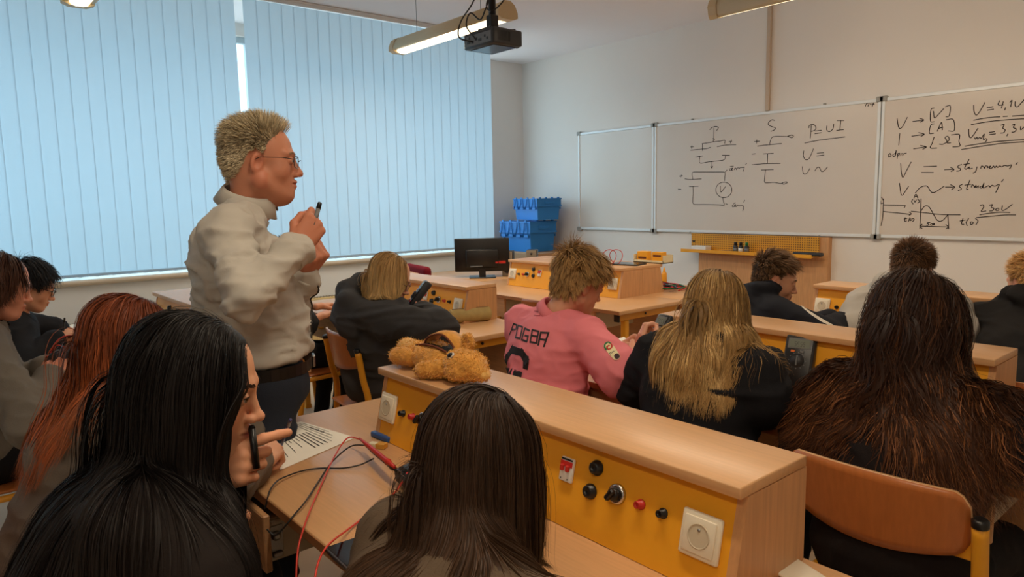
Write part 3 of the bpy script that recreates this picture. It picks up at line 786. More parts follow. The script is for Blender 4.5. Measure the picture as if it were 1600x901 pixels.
cab = empty('low_cabinet', (-6.74, 6.08, 0), math.radians(-4), 'low brown cabinet in the corner under the blue crates', 'cabinet')
MB().box((-.52, -.30, .05), (.50, .26, .815), .003).build('carcass', M['carton'], cab)
MB().box((-.50, -.28, 0), (.48, .24, .05)).build('plinth', M['black'], cab)
for s in (0, 1): MB().box((-.515 + s * .508, -.318, .06), (-.515 + s * .508 + .5, -.301, .805), .002).build('door', M['carton'], cab)
def make_crate(w=.60, d=.40, h=.36):
    c = empty('storage_crate'); t = .006
    f = MB()
    # tapered open box: lower body
    def wall(z0, z1, i0, i1):
        for (sx, sy) in ((0, -1), (0, 1), (-1, 0), (1, 0)):
            pts = []
            for (z, i) in ((z0, i0), (z1, i1)):
                X, Y = w / 2 - i, d / 2 - i
                pts.append(((-X, sy * Y, z), (X, sy * Y, z)) if sx == 0 else ((sx * X, -Y, z), (sx * X, Y, z)))
            f.poly([pts[0][0], pts[0][1], pts[1][1], pts[1][0]])
    wall(0, h * .62, .030, .016); wall(h * .62, h * .63, .016, 0.0); wall(h * .63, h, 0.0, 0.0)
    X, Y = w / 2 - .030, d / 2 - .030
    f.poly([(-X, -Y, 0), (X, -Y, 0), (X, Y, 0), (-X, Y, 0)])
    f.build('tub', M['crate'], c)
    # raised rim and the zigzag of stiffening ribs
    r = MB()
    for z in (h * .62, h - .022): r.box((-w / 2 - .008, -d / 2 - .008, z), (w / 2 + .008, -d / 2, z + .02)).box((-w / 2 - .008, d / 2, z), (w / 2 + .008, d / 2 + .008, z + .02)).box((-w / 2 - .008, -d / 2, z), (-w / 2, d / 2, z + .02)).box((w / 2, -d / 2, z), (w / 2 + .008, d / 2, z + .02))
    r.build('rim', M['crate'], c)
    z0, z1 = h * .62 - .05, h - .01
    for s in (-1, 1):
        q = MB()
        for k in range(4):
            x = -w / 2 + w * (k + .5) / 4
            q.tube([(x - .055, s * (d / 2 + .01), z0), (x - .015, s * (d / 2 + .012), z1)], .007, 4).tube([(x + .055, s * (d / 2 + .01), z0), (x + .015, s * (d / 2 + .012), z1)], .007, 4)
            q.box((x - .018, s * d / 2 - .004, z1 - .01), (x + .018, s * (d / 2) + s * .014, h + .018))
            q.box((x - .06, min(s * d / 2, s * (d / 2 + .008)), z0), (x + .06, max(s * d / 2, s * (d / 2 + .008)), z0 + .03))
        q.build('stiffening_ribs', M['crate'], c)
    for s in (-1, 1):
        l = MB(); l.prism([(-w / 2 + .01, h - .004), (0, h - .03), (w / 2 - .01, h - .004), (w / 2 - .01, h), (0, h - .02), (-w / 2 + .01, h)], 1, *(sorted((s * .003, s * (d / 2 - .003)))))
        l.build('lid', M['crate'], c)
    for s in (-1, 1):
        hnd = MB(); hnd.box((min(s * w / 2, s * (w / 2 + .016)), -.08, h * .74), (max(s * w / 2, s * (w / 2 + .016)), .08, h * .86), .004)
        hnd.build('grip', M['crate'], c)
    return c
cr = make_crate(.64, .42, .38); cr.location = (-6.80, 6.06, .816); cr.rotation_euler = (0, 0, math.radians(-4)); tag(cr, 'blue lidded crate standing on the low cabinet, lower of the two', 'crate', 'blue crates')
cr2 = copy_tree(cr); cr2.location = (-6.66, 6.10, .816 + .40); cr2.rotation_euler = (0, 0, math.radians(-9)); cr2.scale = (.86, .86, .70); tag(cr2, 'blue crate stacked on top of the other crate', 'crate', 'blue crates')

# ------------------------------------------------------------------ projector with its mount
PJ = at(770, 64, 4.55)
pj = empty('projector', PJ, math.radians(0), 'black ceiling projector hanging on a pole in front of the lamp', 'projector')
MB().box((-.155, -.12, -.05), (.155, .12, .05), .012, seg=2).build('case', M['dark_grey'], pj)
v = MB()
for k in range(9): v.box((.1555, -.085 + k * .012, -.03), (.157, -.08 + k * .012, .03))
v.build('vent_grille', M['black'], pj)
v = MB().box((-.13, -.1215, -.035), (.13, -.1202, .03)); v.build('port_panel', M['grey'], pj)
for (x, z, w_) in ((-.1, -.01, .03), (-.055, -.012, .018), (-.02, 0, .022), (.02, -.01, .03), (.07, .005, .012), (.095, -.012, .016), (-.09, .015, .012)): MB().box((x - w_ / 2, -.124, z - .008), (x + w_ / 2, -.1216, z + .008)).build('port', M['black'], pj)
MB().lathe([(.042, 0), (.042, .03), (.036, .034), (.03, .02), (0, .012)], (.07, .12, 0), (0, 1, 0), 20).build('lens', M['black'], pj)
MB().box((-.12, -.09, -.054), (.12, .09, -.0502), .002).build('base_plate', M['screen'], pj)
ht = ZC - PJ[2]
mt_ = MB().box((-.07, -.07, .05), (.07, .07, .075), .004).box((-.03, -.03, .075), (.03, .03, .16), .006)
for (sx, sy) in ((-1, -1), (1, -1), (1, 1), (-1, 1)): mt_.tube([(sx * .05, sy * .05, .062), (sx * .12, sy * .09, .055)], .009, 6)
mt_.build('mount_bracket', M['black'], pj)
MB().tube([(0, 0, .15), (0, 0, ht - .01)], .024, 14).build('pole', M['dark_grey'], pj)
MB().lathe([(.07, -.012), (.07, -.001)], (0, 0, ht), n=20).build('ceiling_plate', M['dark_grey'], pj)
for (pts) in ([(.0, -.03, ht - .03), (-.05, -.06, .42), (-.06, -.1, .25), (-.11, -.17, .12), (-.11, -.19, .02), (-.06, -.125, -.01)],
              [(.03, -.02, .30), (.06, -.06, .26), (.04, -.09, .17), (-.04, -.07, .13), (-.10, -.10, .18), (-.12, -.12, .10), (-.02, -.125, 0)],
              [(.02, .02, .32), (.09, .03, .25), (.05, -.04, .17), (-.02, -.03, .22), (.0, .0, .32)]):
    MB().tube(smooth_path(pts, 6), .005, 6).build('cable', M['black_wire'], pj)

# ------------------------------------------------------------------ implicit-surface modeller (bodies, clothes, plush)
def cap_(a, b, ra, rb=None, k=.02, op='+'): return (op, 'c', np.array(a, float), np.array(b, float), ra, ra if rb is None else rb, k)
def ell(c, r, R=None, k=.02, op='+'): return (op, 'e', np.array(c, float), np.array(r, float), np.eye(3) if R is None else np.array(R, float), None, k)
def plane_cut(p, n, k=.004): return ('&', 'p', np.array(p, float), unit(n), None, None, k)

def prim_sd(p, X):
    if p[1] == 'c':
        a, b, ra, rb = p[2], p[3], p[4], p[5]
        ab = b - a; L2 = float(ab @ ab) + 1e-12
        t = np.clip(((X - a) @ ab) / L2, 0, 1)
        return np.linalg.norm(X - a - t[..., None] * ab, axis=-1) - (ra + t * (rb - ra))
    if p[1] == 'e':
        Y = (X - p[2]) @ p[4]
        k0 = np.linalg.norm(Y / p[3], axis=-1); k1 = np.linalg.norm(Y / p[3] ** 2, axis=-1) + 1e-9
        return np.where(k0 < 1e-6, -p[3].min(), k0 * (k0 - 1) / k1)
    return (X - p[2]) @ p[3]

def prim_box(p, pad):
    if p[1] == 'c':
        r = max(p[4], p[5]); return np.minimum(p[2], p[3]) - r - pad, np.maximum(p[2], p[3]) + r + pad
    if p[1] == 'e':
        e = np.sqrt(((p[4] * p[3]) ** 2).sum(1)); return p[2] - e - pad, p[2] + e + pad
    return None

def xf(prims, R, t, s=1.0):
    """rigid transform (with uniform scale) of primitives."""
    out = []
    for p in prims:
        if p[1] == 'c': out.append((p[0], 'c', R @ p[2] * s + t, R @ p[3] * s + t, p[4] * s, p[5] * s, p[6] * s))
        elif p[1] == 'e': out.append((p[0], 'e', R @ p[2] * s + t, p[3] * s, R @ p[4], None, p[6] * s))
        else: out.append((p[0], 'p', R @ p[2] * s + t, R @ p[3], None, None, p[6]))
    return out

def smin(a, b, k):
    h = np.clip(.5 + .5 * (b - a) / k, 0, 1)
    return b + (a - b) * h - k * h * (1 - h)

def field(prims, h, pad=None):
    pad = 3 * h if pad is None else pad
    bs = [prim_box(p, 0) for p in prims if p[0] == '+']
    lo = np.min([b[0] for b in bs], 0) - pad; hi = np.max([b[1] for b in bs], 0) + pad
    n = np.ceil((hi - lo) / h).astype(int) + 1
    D = np.full(n, 1.0, np.float32)
    ax = [lo[i] + h * np.arange(n[i]) for i in range(3)]
    for p in prims:
        b = prim_box(p, p[6] + 3 * h)
        if b is None: i0, i1 = np.zeros(3, int), n
        else:
            i0 = np.clip(np.floor((b[0] - lo) / h).astype(int), 0, n); i1 = np.clip(np.ceil((b[1] - lo) / h).astype(int) + 1, 0, n)
        if (i1 <= i0).any(): continue
        sl = tuple(slice(i0[i], i1[i]) for i in range(3))
        X = np.stack(np.meshgrid(*[ax[i][sl[i]] for i in range(3)], indexing='ij'), -1)
        d = prim_sd(p, X).astype(np.float32); S = D[sl]; k = max(p[6], 1e-4)
        if p[0] == '+': D[sl] = smin(S, d, k)
        elif p[0] == '-': D[sl] = -smin(-S, d, k)
        else: D[sl] = -smin(-S, -d, k)
    return D, lo, h

def surfnet(D, lo, h):
    s = D < 0; nx, ny, nz = D.shape
    cnt = np.zeros((nx - 1, ny - 1, nz - 1), np.int8)
    offs = [(i, j, k) for i in (0, 1) for j in (0, 1) for k in (0, 1)]
    for (i, j, k) in offs: cnt += s[i:nx - 1 + i, j:ny - 1 + j, k:nz - 1 + k]
    act = (cnt > 0) & (cnt < 8)
    I = np.argwhere(act); idx = np.full(act.shape, -1, np.int32); idx[act] = np.arange(len(I))
    cv = np.stack([D[I[:, 0] + i, I[:, 1] + j, I[:, 2] + k] for (i, j, k) in offs], 1)
    O = np.array(offs, float)
    P = np.zeros((len(I), 3)); W = np.zeros(len(I))
    for a in range(8):
        for b in range(a + 1, 8):
            if np.abs(O[a] - O[b]).sum() != 1: continue
            va, vb = cv[:, a], cv[:, b]; mk = (va < 0) != (vb < 0)
            t = np.where(mk, va / np.where(mk, va - vb, 1), 0)
            P += np.where(mk[:, None], O[a] + t[:, None] * (O[b] - O[a]), 0); W += mk
    P = (P / W[:, None] + I) * h + lo
    F = []
    for ax in range(3):
        o = [1, 1, 1]; o[ax] = 0
        sa = [slice(1, -1)] * 3; sb = [slice(1, -1)] * 3
        sa[ax] = slice(0, -1); sb[ax] = slice(1, None)
        A = s[tuple(sa)]; B = s[tuple(sb)]
        E = np.argwhere(A != B); 
        if not len(E): continue
        flip = A[tuple(E.T)]
        g = E.copy()
        for q in range(3):
            if q != ax: g[:, q] += 1
        u, v = [(1, 2), (2, 0), (0, 1)][ax]
        def cell(du, dv):
            c = g.copy(); c[:, u] -= du; c[:, v] -= dv; return idx[tuple(c.T)]
        Q = np.stack([cell(1, 1), cell(0, 1), cell(0, 0), cell(1, 0)], 1)
        Q = np.where(flip[:, None], Q, Q[:, ::-1]); F.append(Q)
    F = np.concatenate(F); return P, F[(F >= 0).all(1)]

def sdf_mesh(prims, h): return surfnet(*field(prims, h))

def vnoise(X, seed=0):
    i = np.floor(X).astype(np.int64); f = X - i; f = f * f * (3 - 2 * f)
    def hsh(a): 
        n = (a[..., 0] * 374761393 + a[..., 1] * 668265263 + a[..., 2] * 2147483647 + seed * 1274126177) & 0x7fffffff
        n = ((n ^ (n >> 13)) * 1274126177) & 0x7fffffff
        return ((n ^ (n >> 16)) & 0xffff) / 65535.0
    r = 0
    for dx in (0, 1):
        for dy in (0, 1):
            for dz in (0, 1):
                w = (f[..., 0] if dx else 1 - f[..., 0]) * (f[..., 1] if dy else 1 - f[..., 1]) * (f[..., 2] if dz else 1 - f[..., 2])
                r = r + w * hsh(i + np.array([dx, dy, dz]))
    return r

def vnormals(P, F):
    N = np.zeros_like(P); n = np.cross(P[F[:, 2]] - P[F[:, 0]], P[F[:, 3]] - P[F[:, 1]])
    for k in range(4): np.add.at(N, F[:, k], n)
    return N / (np.linalg.norm(N, axis=1, keepdims=True) + 1e-12)

def cloth_folds(P, F, amp, seed, fr=(7, 7, 13)):
    N = vnormals(P, F)
    Q = P * np.array(fr) + 1.3 * np.stack([vnoise(P * 6 + 9, seed + 1), vnoise(P * 6 + 19, seed + 2), vnoise(P * 6 + 29, seed + 3)], 1)
    r = 1 - np.abs(2 * vnoise(Q, seed) - 1)
    r2 = 1 - np.abs(2 * vnoise(Q * 2.1 + 5, seed + 7) - 1)
    return P + N * (amp * ((r ** 2.2 - .35) + .4 * (r2 ** 2 - .35)))[:, None]

def min_sd(prims, X):
    d = np.full(X.shape[:-1], 9.0)
    for p in prims:
        if p[0] == '+': d = np.minimum(d, prim_sd(p, X))
    return d
def smooth_sd(prims, X):
    D = np.full(X.shape[:-1], 1.0)
    for p in prims:
        d = prim_sd(p, X); k = max(p[6], 1e-4)
        D = smin(D, d, k) if p[0] == '+' else -smin(-D, d if p[0] == '-' else -d, k)
    return D
def sd_grad(prims, X, e=.003):
    d = min_sd(prims, X); g = np.zeros_like(X)
    for k in ((1, -1, -1), (-1, -1, 1), (-1, 1, -1), (1, 1, 1)):
        k = np.array(k, float); g += k * min_sd(prims, X + e * k)[..., None]
    return d, g / (np.linalg.norm(g, axis=-1, keepdims=True) + 1e-9)

# ------------------------------------------------------------------ heads: +y is the face, z up, origin between the eyes' height and the head axis
EYE = V(.031, .078, 0)
def head_prims(nose=1.0, jaw=1.0, full=0.0, ears=True):
    P = [ell((0, -.018, .035), (.073, .094, .083), k=.02), ell((0, .025, 0), (.062, .062, .088), k=.03),
         ell((0, -.045, -.005), (.064, .06, .07), k=.03)]
    for s in (-1, 1):
        P.append(cap_((s * .052 * jaw, .0, -.062), (s * .016, .066, -.100), .020 + .01 * full, .016, .03))
        P.append(ell((s * .036, .053, -.032), (.026 + .004 * full, .024, .03), k=.025))
        P.append(cap_((s * .046, .070, .020), (s * .014, .083, .018), .009, .010, .016))
    P.append(cap_((0, .070, -.098), (0, .066, -.104), .019, .017, .02))
    P.append(cap_((0, .03, -.09), (0, -.02, -.075), .035 + .012 * full, .045, .03))
    P.append(ell((0, .066, -.062), (.031, .026, .03), k=.02))
    # nose
    P.append(cap_((0, .082, .012), (0, .100 * (1 + .02 * nose), -.030), .0075, .0095 * nose, .012))
    P.append(ell((0, .104 * (1 + .025 * nose), -.036), (.0115, .011, .0095), k=.006))
    for s in (-1, 1):
        P.append(ell((s * .0115, .096, -.040), (.0075, .010, .0075), k=.006))
    for s in (-1, 1):
        P.append(ell((s * .0065, .103, -.0475), (.0035, .005, .003), k=.003, op='-'))
        P.append(ell((s * .0315, .098, .000), (.017, .016, .011), k=.014, op='-'))
    for s in (-1, 1):
        P.append(ell((s * EYE[0], EYE[1], 0), (.0145, .0140, .0125), k=.004))
        P.append(ell((s * EYE[0] * 1.03, .094, -.0008), (.0125, .012, .0042), k=.003, op='-'))
    # lips
    for s in (-1, 1):
        P.append(cap_((s * .021, .082, -.0655), (s * .004, .0945, -.0615), .0040, .0062, .006))
        P.append(cap_((s * .018, .081, -.0705), (0, .091, -.0735), .0042, .0072, .006))
    P.append(cap_((-.022, .088, -.0670), (0, .101, -.0670), .0022, .0026, .003, '-')); P.append(cap_((.022, .088, -.0670), (0, .101, -.0670), .0022, .0026, .003, '-'))
    # ears
    for s in (-1, 1) if ears else ():
        a = .35 * s; R = np.array([[math.cos(a), -math.sin(a), 0], [math.sin(a), math.cos(a), 0], [0, 0, 1]])
        Rx = np.array([[1, 0, 0], [0, math.cos(.2), math.sin(.2)], [0, -math.sin(.2), math.cos(.2)]])
        P.append(ell((s * .075, -.010, -.012), (.0085, .0185, .031), R @ Rx, .008))
        P.append(ell((s * .083, -.006, -.010), (.008, .0105, .019), R @ Rx, .004, '-'))
    P.append(cap_((0, -.030, -.06), (0, -.042, -.13), .052, .052, .03))
    return P
HEADS = {}
def head_mesh(kind, fine):
    key = (kind, fine)
    if key not in HEADS:
        kw = dict(teacher=dict(nose=1.25, jaw=1.08, full=1.0), boy=dict(nose=1.0, jaw=1.0), girl=dict(nose=.85, jaw=.92, ears=False))[kind]
        HEADS[key] = (sdf_mesh(head_prims(**kw), .0023 if fine else .0042), head_prims(**kw))
    return HEADS[key]

# ------------------------------------------------------------------ hands: wrist at the origin, fingers +y, palm -z, thumb +x
POSES = dict(
    fist=([(75, 95, 55), (80, 98, 55), (82, 98, 55), (80, 95, 55)], [(.024, .022, -.008), (.040, .050, -.026), (.026, .076, -.050), (.004, .080, -.056)]),
    grip=([(50, 85, 50), (62, 92, 55), (72, 95, 55), (76, 95, 55)], [(.024, .022, -.008), (.044, .052, -.022), (.040, .086, -.040), (.026, .108, -.050)]),
    pen=([(42, 55, 25), (52, 65, 30), (66, 80, 40), (72, 85, 40)], [(.024, .022, -.010), (.042, .050, -.032), (.038, .082, -.056), (.026, .104, -.068)]),
    relaxed=([(22, 28, 18), (26, 32, 20), (30, 34, 20), (34, 36, 20)], [(.024, .022, -.010), (.046, .050, -.020), (.056, .078, -.030), (.056, .100, -.038)]),
    point=([(20, 22, 12), (58, 78, 40), (68, 85, 45), (74, 88, 45)], [(.022, .022, -.012), (.034, .052, -.036), (.022, .080, -.054), (.008, .098, -.060)]),
    hold=([(38, 48, 28), (42, 52, 30), (46, 54, 30), (50, 55, 30)], [(.024, .022, -.010), (.046, .052, -.026), (.050, .082, -.044), (.040, .104, -.058)]))
def hand_prims(pose):
    curls, th = POSES[pose]; P = []
    fx = (.027, .0095, -.0085, -.026); ky = (.086, .090, .085, .076); L = ((.043, .026, .021), (.047, .030, .022), (.043, .028, .021), (.034, .021, .019)); r = (.0098, .0100, .0095, .0084)
    P.append(cap_((0, -.04, 0), (0, .012, 0), .023, .024, .02)); P.append(ell((0, .045, -.002), (.034, .045, .013), k=.012))
    P.append(ell((.018, .03, -.010), (.016, .026, .014), k=.012)); P.append(ell((-.022, .035, -.009), (.012, .03, .012), k=.012))
    for i in range(4):
        kn = V(fx[i], ky[i], .001); P.append(cap_((fx[i] * .6, .02, 0), kn, .0125, r[i] + .0018, .010))
        a = 0; p = kn
        for j in range(3):
            a += math.radians(curls[i][j]); sp = fx[i] * .9 * (1 if j == 0 else .2) * max(0, math.cos(a))
            q = p + V(sp * .25, math.cos(a), -math.sin(a)) * L[i][j]
            P.append(cap_(p, q, r[i] * (1 - .08 * j) + .0006, r[i] * (.95 - .09 * j), .0035)); p = q
    t = [np.array(x, float) for x in th]
    for j in range(3): P.append(cap_(t[j], t[j + 1], (.0155, .0118, .0105)[j], (.0118, .0108, .0085)[j], .006))
    return P
HANDS = {}
def hand_mesh(pose, h):
    if (pose, h) not in HANDS: HANDS[(pose, h)] = sdf_mesh(hand_prims(pose), h)
    return HANDS[(pose, h)]
def hand_frame(f, d, side):
    f = unit(f); d = unit(np.array(d, float) - f * np.dot(d, f)); t = np.cross(f, d) if side == 'L' else np.cross(d, f)
    return np.stack([t, f, d], 1)

def rot_zxy(yaw, pitch, roll):
    y, p, r = map(math.radians, (yaw, pitch, roll))
    Z = np.array([[math.cos(y), -math.sin(y), 0], [math.sin(y), math.cos(y), 0], [0, 0, 1]])
    X = np.array([[1, 0, 0], [0, math.cos(p), -math.sin(p)], [0, math.sin(p), math.cos(p)]])
    Y = np.array([[math.cos(r), 0, math.sin(r)], [0, 1, 0], [-math.sin(r), 0, math.cos(r)]])
    return Z @ X @ Y

# ------------------------------------------------------------------ hair
def hair_mesh(name, S, width, col, centre, mt):
    """S: strands (n, m, 3); flat ribbons lying on the hair surface, each rolled a little at random."""
    n, m, _ = S.shape
    T = np.gradient(S, axis=1); T /= np.linalg.norm(T, axis=2, keepdims=True) + 1e-9
    N = S - centre; N -= T * (N * T).sum(2, keepdims=True); N /= np.linalg.norm(N, axis=2, keepdims=True) + 1e-9
    B = np.cross(T, N); ro = np.random.default_rng(n).normal(0, .45, (n, 1, 1))
    B = B * np.cos(ro) + N * np.sin(ro)
    u = np.linspace(0, 1, m)[None, :, None]
    w = np.asarray(width)[:, None, None] * (np.minimum(1, .6 + u * 2) * np.clip((1.02 - u) * 3.2, .12, 1))
    P = np.stack([S - B * w, S + B * w], 2).reshape(-1, 3)
    base = (np.arange(n) * m * 2)[:, None] + (np.arange(m - 1) * 2)[None, :]
    q = np.stack([base, base + 1, base + 3, base + 2], -1).reshape(-1, 4)
    return np_mesh(name, P, q, mt, True, np.repeat(col.reshape(-1, 3), 2, 0))

def hair_mat(name, rough=.5, spec=.22):
    Mx = mat(name, (120, 90, 60), rough, spec, attr=True); return Mx
M['hair'] = hair_mat('hair_strands'); M['hair_dull'] = hair_mat('short_hair_strands', .55, .22); M['fur_strand'] = hair_mat('fur_strands', .9, .05)

def scalp_roots(n, hprims, line, r):
    """random roots on the head (head frame) above a hairline given as (azimuth, elevation) pairs, azimuth 0 = face, 180 = nape."""
    out = []; k = 0; C0 = V(0, -.018, .03)
    azs = np.array([a for a, _ in line], float); els = np.array([e for _, e in line], float)
    while k < n:
        d = r.normal(size=(n * 3, 3)); d /= np.linalg.norm(d, axis=1, keepdims=True)
        az = np.degrees(np.abs(np.arctan2(d[:, 0], d[:, 1]))); el = np.degrees(np.arcsin(d[:, 2]))
        d = d[el > np.interp(az, azs, els) + r.normal(0, 2.0, len(el))]; out.append(d); k += len(d)
    d = np.concatenate(out)[:n]; X = C0 + d * .12
    skin = [p for p in hprims if p[0] == '+']
    for _ in range(6):
        dist = smooth_sd(skin, X); X = X - d * np.clip(dist, -.05, .05)[:, None]
    return X, d
LINE_M = [(0, 48), (30, 46), (48, 30), (60, 12), (72, -14), (82, -6), (98, -8), (112, -34), (130, -50), (180, -56)]
LINE_F = [(0, 46), (30, 44), (50, 28), (62, 8), (74, -12), (88, -14), (102, -20), (118, -30), (180, -36)]

def grow(X, D, length, m, coll, off, grav, stiff, jitter, r, gdir=(0, 0, -1), rise=.02, drift=None, body=None):
    n = len(X); S = np.zeros((n, m, 3)); S[:, 0] = X; d = D.copy(); st = (length / (m - 1))[:, None]; p = X.copy()
    gd = np.array(gdir, float)
    for i in range(1, m):
        s = i * st[:, 0]
        g = gd if drift is None else gd + drift(p)
        d = d * stiff + g * grav + r.normal(0, jitter, (n, 3)); d /= np.linalg.norm(d, axis=1, keepdims=True)
        q = p + d * st
        o = np.minimum(off, .004 + s * (off / rise))
        for _ in range(2):
            dist, gr = sd_grad(coll, q)
            q = q + gr * np.clip(o - dist, 0, .04)[:, None]
            if body is not None:
                dist, gr = sd_grad(body, q); q = q + gr * np.clip(o * .6 + .002 - dist, 0, .010)[:, None]
        d = q - p; d /= np.linalg.norm(d, axis=1, keepdims=True) + 1e-9
        p = p + d * st; S[:, i] = p
    if body is not None:
        Q = S.reshape(-1, 3); lay = np.repeat(.010 + np.minimum(off, .02) * .5, m)
        for _ in range(2):
            k = np.where(min_sd(body, Q) < lay)[0]
            if not len(k): break
            dist, gr = sd_grad(body, Q[k]); Q[k] += gr * np.clip(lay[k] - dist, 0, .03)[:, None]
        S = Q.reshape(n, m, 3); S[:, 1:-1] = .5 * S[:, 1:-1] + .25 * (S[:, :-2] + S[:, 2:])
    return S

def clump(S, k, amt, r, start=.15):
    n, m, _ = S.shape; c = r.choice(n, k, replace=False)
    d2 = ((S[:, None, 0] - S[None, c, 0]) ** 2).sum(-1); near = c[np.argmin(d2, 1)]
    u = np.clip((np.linspace(0, 1, m) - start) / (1 - start), 0, 1)[None, :, None]
    return S + (S[near] - S) * (amt * u ** .8) * r.uniform(.5, 1.1, (n, 1, 1)), near

def wave(S, near, amp, lam, length, r, centre):
    n, m, _ = S.shape
    T = np.gradient(S, axis=1); T /= np.linalg.norm(T, axis=2, keepdims=True) + 1e-9
    N = S - centre; N -= T * (N * T).sum(2, keepdims=True); N /= np.linalg.norm(N, axis=2, keepdims=True) + 1e-9
    B = np.cross(T, N); ph = r.uniform(0, 6.28, n)[near] + r.normal(0, .35, n); lm = lam * (1 + .25 * r.normal(size=n)[near])
    s = np.linspace(0, 1, m)[None, :] * length[:, None]
    a = amp * np.clip(s / .16, 0, 1) ** 1.3
    return S + B * (a * np.sin(6.283 * s / lm[:, None] + ph[:, None]))[..., None] + N * (a * .6 * np.cos(6.283 * s / lm[:, None] + ph[:, None] * 1.3))[..., None]

def strand_col(n, m, root, tip, r, var=.18, streak=None, near=None, pw=1.0):
    root, tip = np.array(lin(root)), np.array(lin(tip)); u = (np.linspace(0, 1, m) ** pw)[None, :, None]
    c = root * (1 - u) + tip * u
    f = 1 + var * r.normal(size=(n, 1, 1)); c = c * np.clip(f, .45, 1.8)
    if streak is not None:
        sc, frac = streak; idx = r.random(n) if near is None else r.random(n)[near]
        k = (idx < frac)[:, None, None] * np.clip(u * 2.0, 0, 1); c = c * (1 - k) + np.array(lin(sc)) * k * np.clip(f, .6, 1.5)
    return np.broadcast_to(c, (n, m, 3)).astype(np.float32)

# ------------------------------------------------------------------ people
SKIN = {}
def skin_mat(rgb):
    if rgb not in SKIN:
        mm = mat('skin', rgb, .5, .35, attr=True, bump=(220, .05)); b = mm.node_tree.nodes['Principled BSDF']
        b.inputs['Subsurface Weight'].default_value = .12; b.inputs['Subsurface Radius'].default_value = (.012, .005, .003); b.inputs['Subsurface Scale'].default_value = .5
        SKIN[rgb] = mm
    return SKIN[rgb]
M['eye'] = mat('eyeball', (230, 226, 220), .15, .5, attr=True)

def limb(a, b, ra, rb, k=.02): return cap_(a, b, ra, rb, k)

def bind(o, root): o.parent = root; return o

def torso_prims(J, inf, belly=0.0, chest=1.0):
    hip, neck, sl, sr = J['hip'], J['neck'], J['sl'], J['sr']
    mid = (sl + sr) / 2; sp = unit(mid - hip); lat = unit(sr - sl); lat = unit(lat - sp * np.dot(lat, sp))
    R = np.stack([lat, np.cross(sp, lat), sp], 1)
    sw = np.linalg.norm(sr - sl) / 2
    L = np.linalg.norm(mid - hip)
    P = [ell(hip + sp * .02, (.165 + inf, .125 + inf, .13), R, .06), ell(hip + sp * L * .32, (.142 * chest + inf, .112 + inf + belly, .17), R, .07),
         ell(hip + sp * L * .68, (sw * .90 * chest + inf, .108 * chest + inf + belly * .35, .19), R, .06),
         cap_(sl * .86 + sr * .14 - sp * .01, sr * .86 + sl * .14 - sp * .01, .056 + inf, .056 + inf, .05),
         ell(mid - sp * .10 - R[:, 1] * .02, (sw * .86 + inf, .085 + inf, .13), R, .05)]
    for s in (sl, sr):
        P.append(cap_(neck + (s - neck) * .12 - sp * .012, s * .9 + neck * .1 - sp * .006, .044 + inf * .8, .05 + inf * .8, .04))
    return P, R, sp

def arm_prims(J, inf, short=None, thick=1.0, cuff=1.0):
    P = []
    for s in 'lr':
        sh, el_, wr = J['s' + s], J['e' + s], J['w' + s]
        P.append(cap_(sh, el_, (.054 * thick + inf), (.043 * thick + inf), .035)) if short is None else P.append(cap_(sh, sh + (el_ - sh) * short, .056 * thick + inf, .056 * thick + inf * 1.6, .03))
        if short is None:
            wr2 = wr - unit(wr - el_) * .012
            P.append(cap_(el_, wr2, (.043 * thick + inf), (.029 * cuff + inf), .025))
    return P

def leg_prims(J, inf):
    P = []
    for s in 'lr':
        h, k, a = J['h' + s], J['k' + s], J['a' + s]
        P += [cap_(h, k, .082 + inf, .058 + inf, .04), cap_(k, a, .055 + inf, .040 + inf, .03)]
    return P

def shoe(J, s, root, loc, mt, fdir):
    a = J['a' + s]; f = unit(V(fdir[0], fdir[1], 0)); g = V(a[0], a[1], 0)
    P = [ell(g + V(0, 0, .055) - f * .01, (.04, .05, .045), k=.03), cap_(g + V(0, 0, .042) - f * .02, g + f * .15 + V(0, 0, .034), .040, .034, .03), plane_cut(g + V(0, 0, .006), (0, 0, -1))]
    p, q = sdf_mesh(P, .008); link('shoe', np_mesh('shoe', p - loc, q, mt), root)

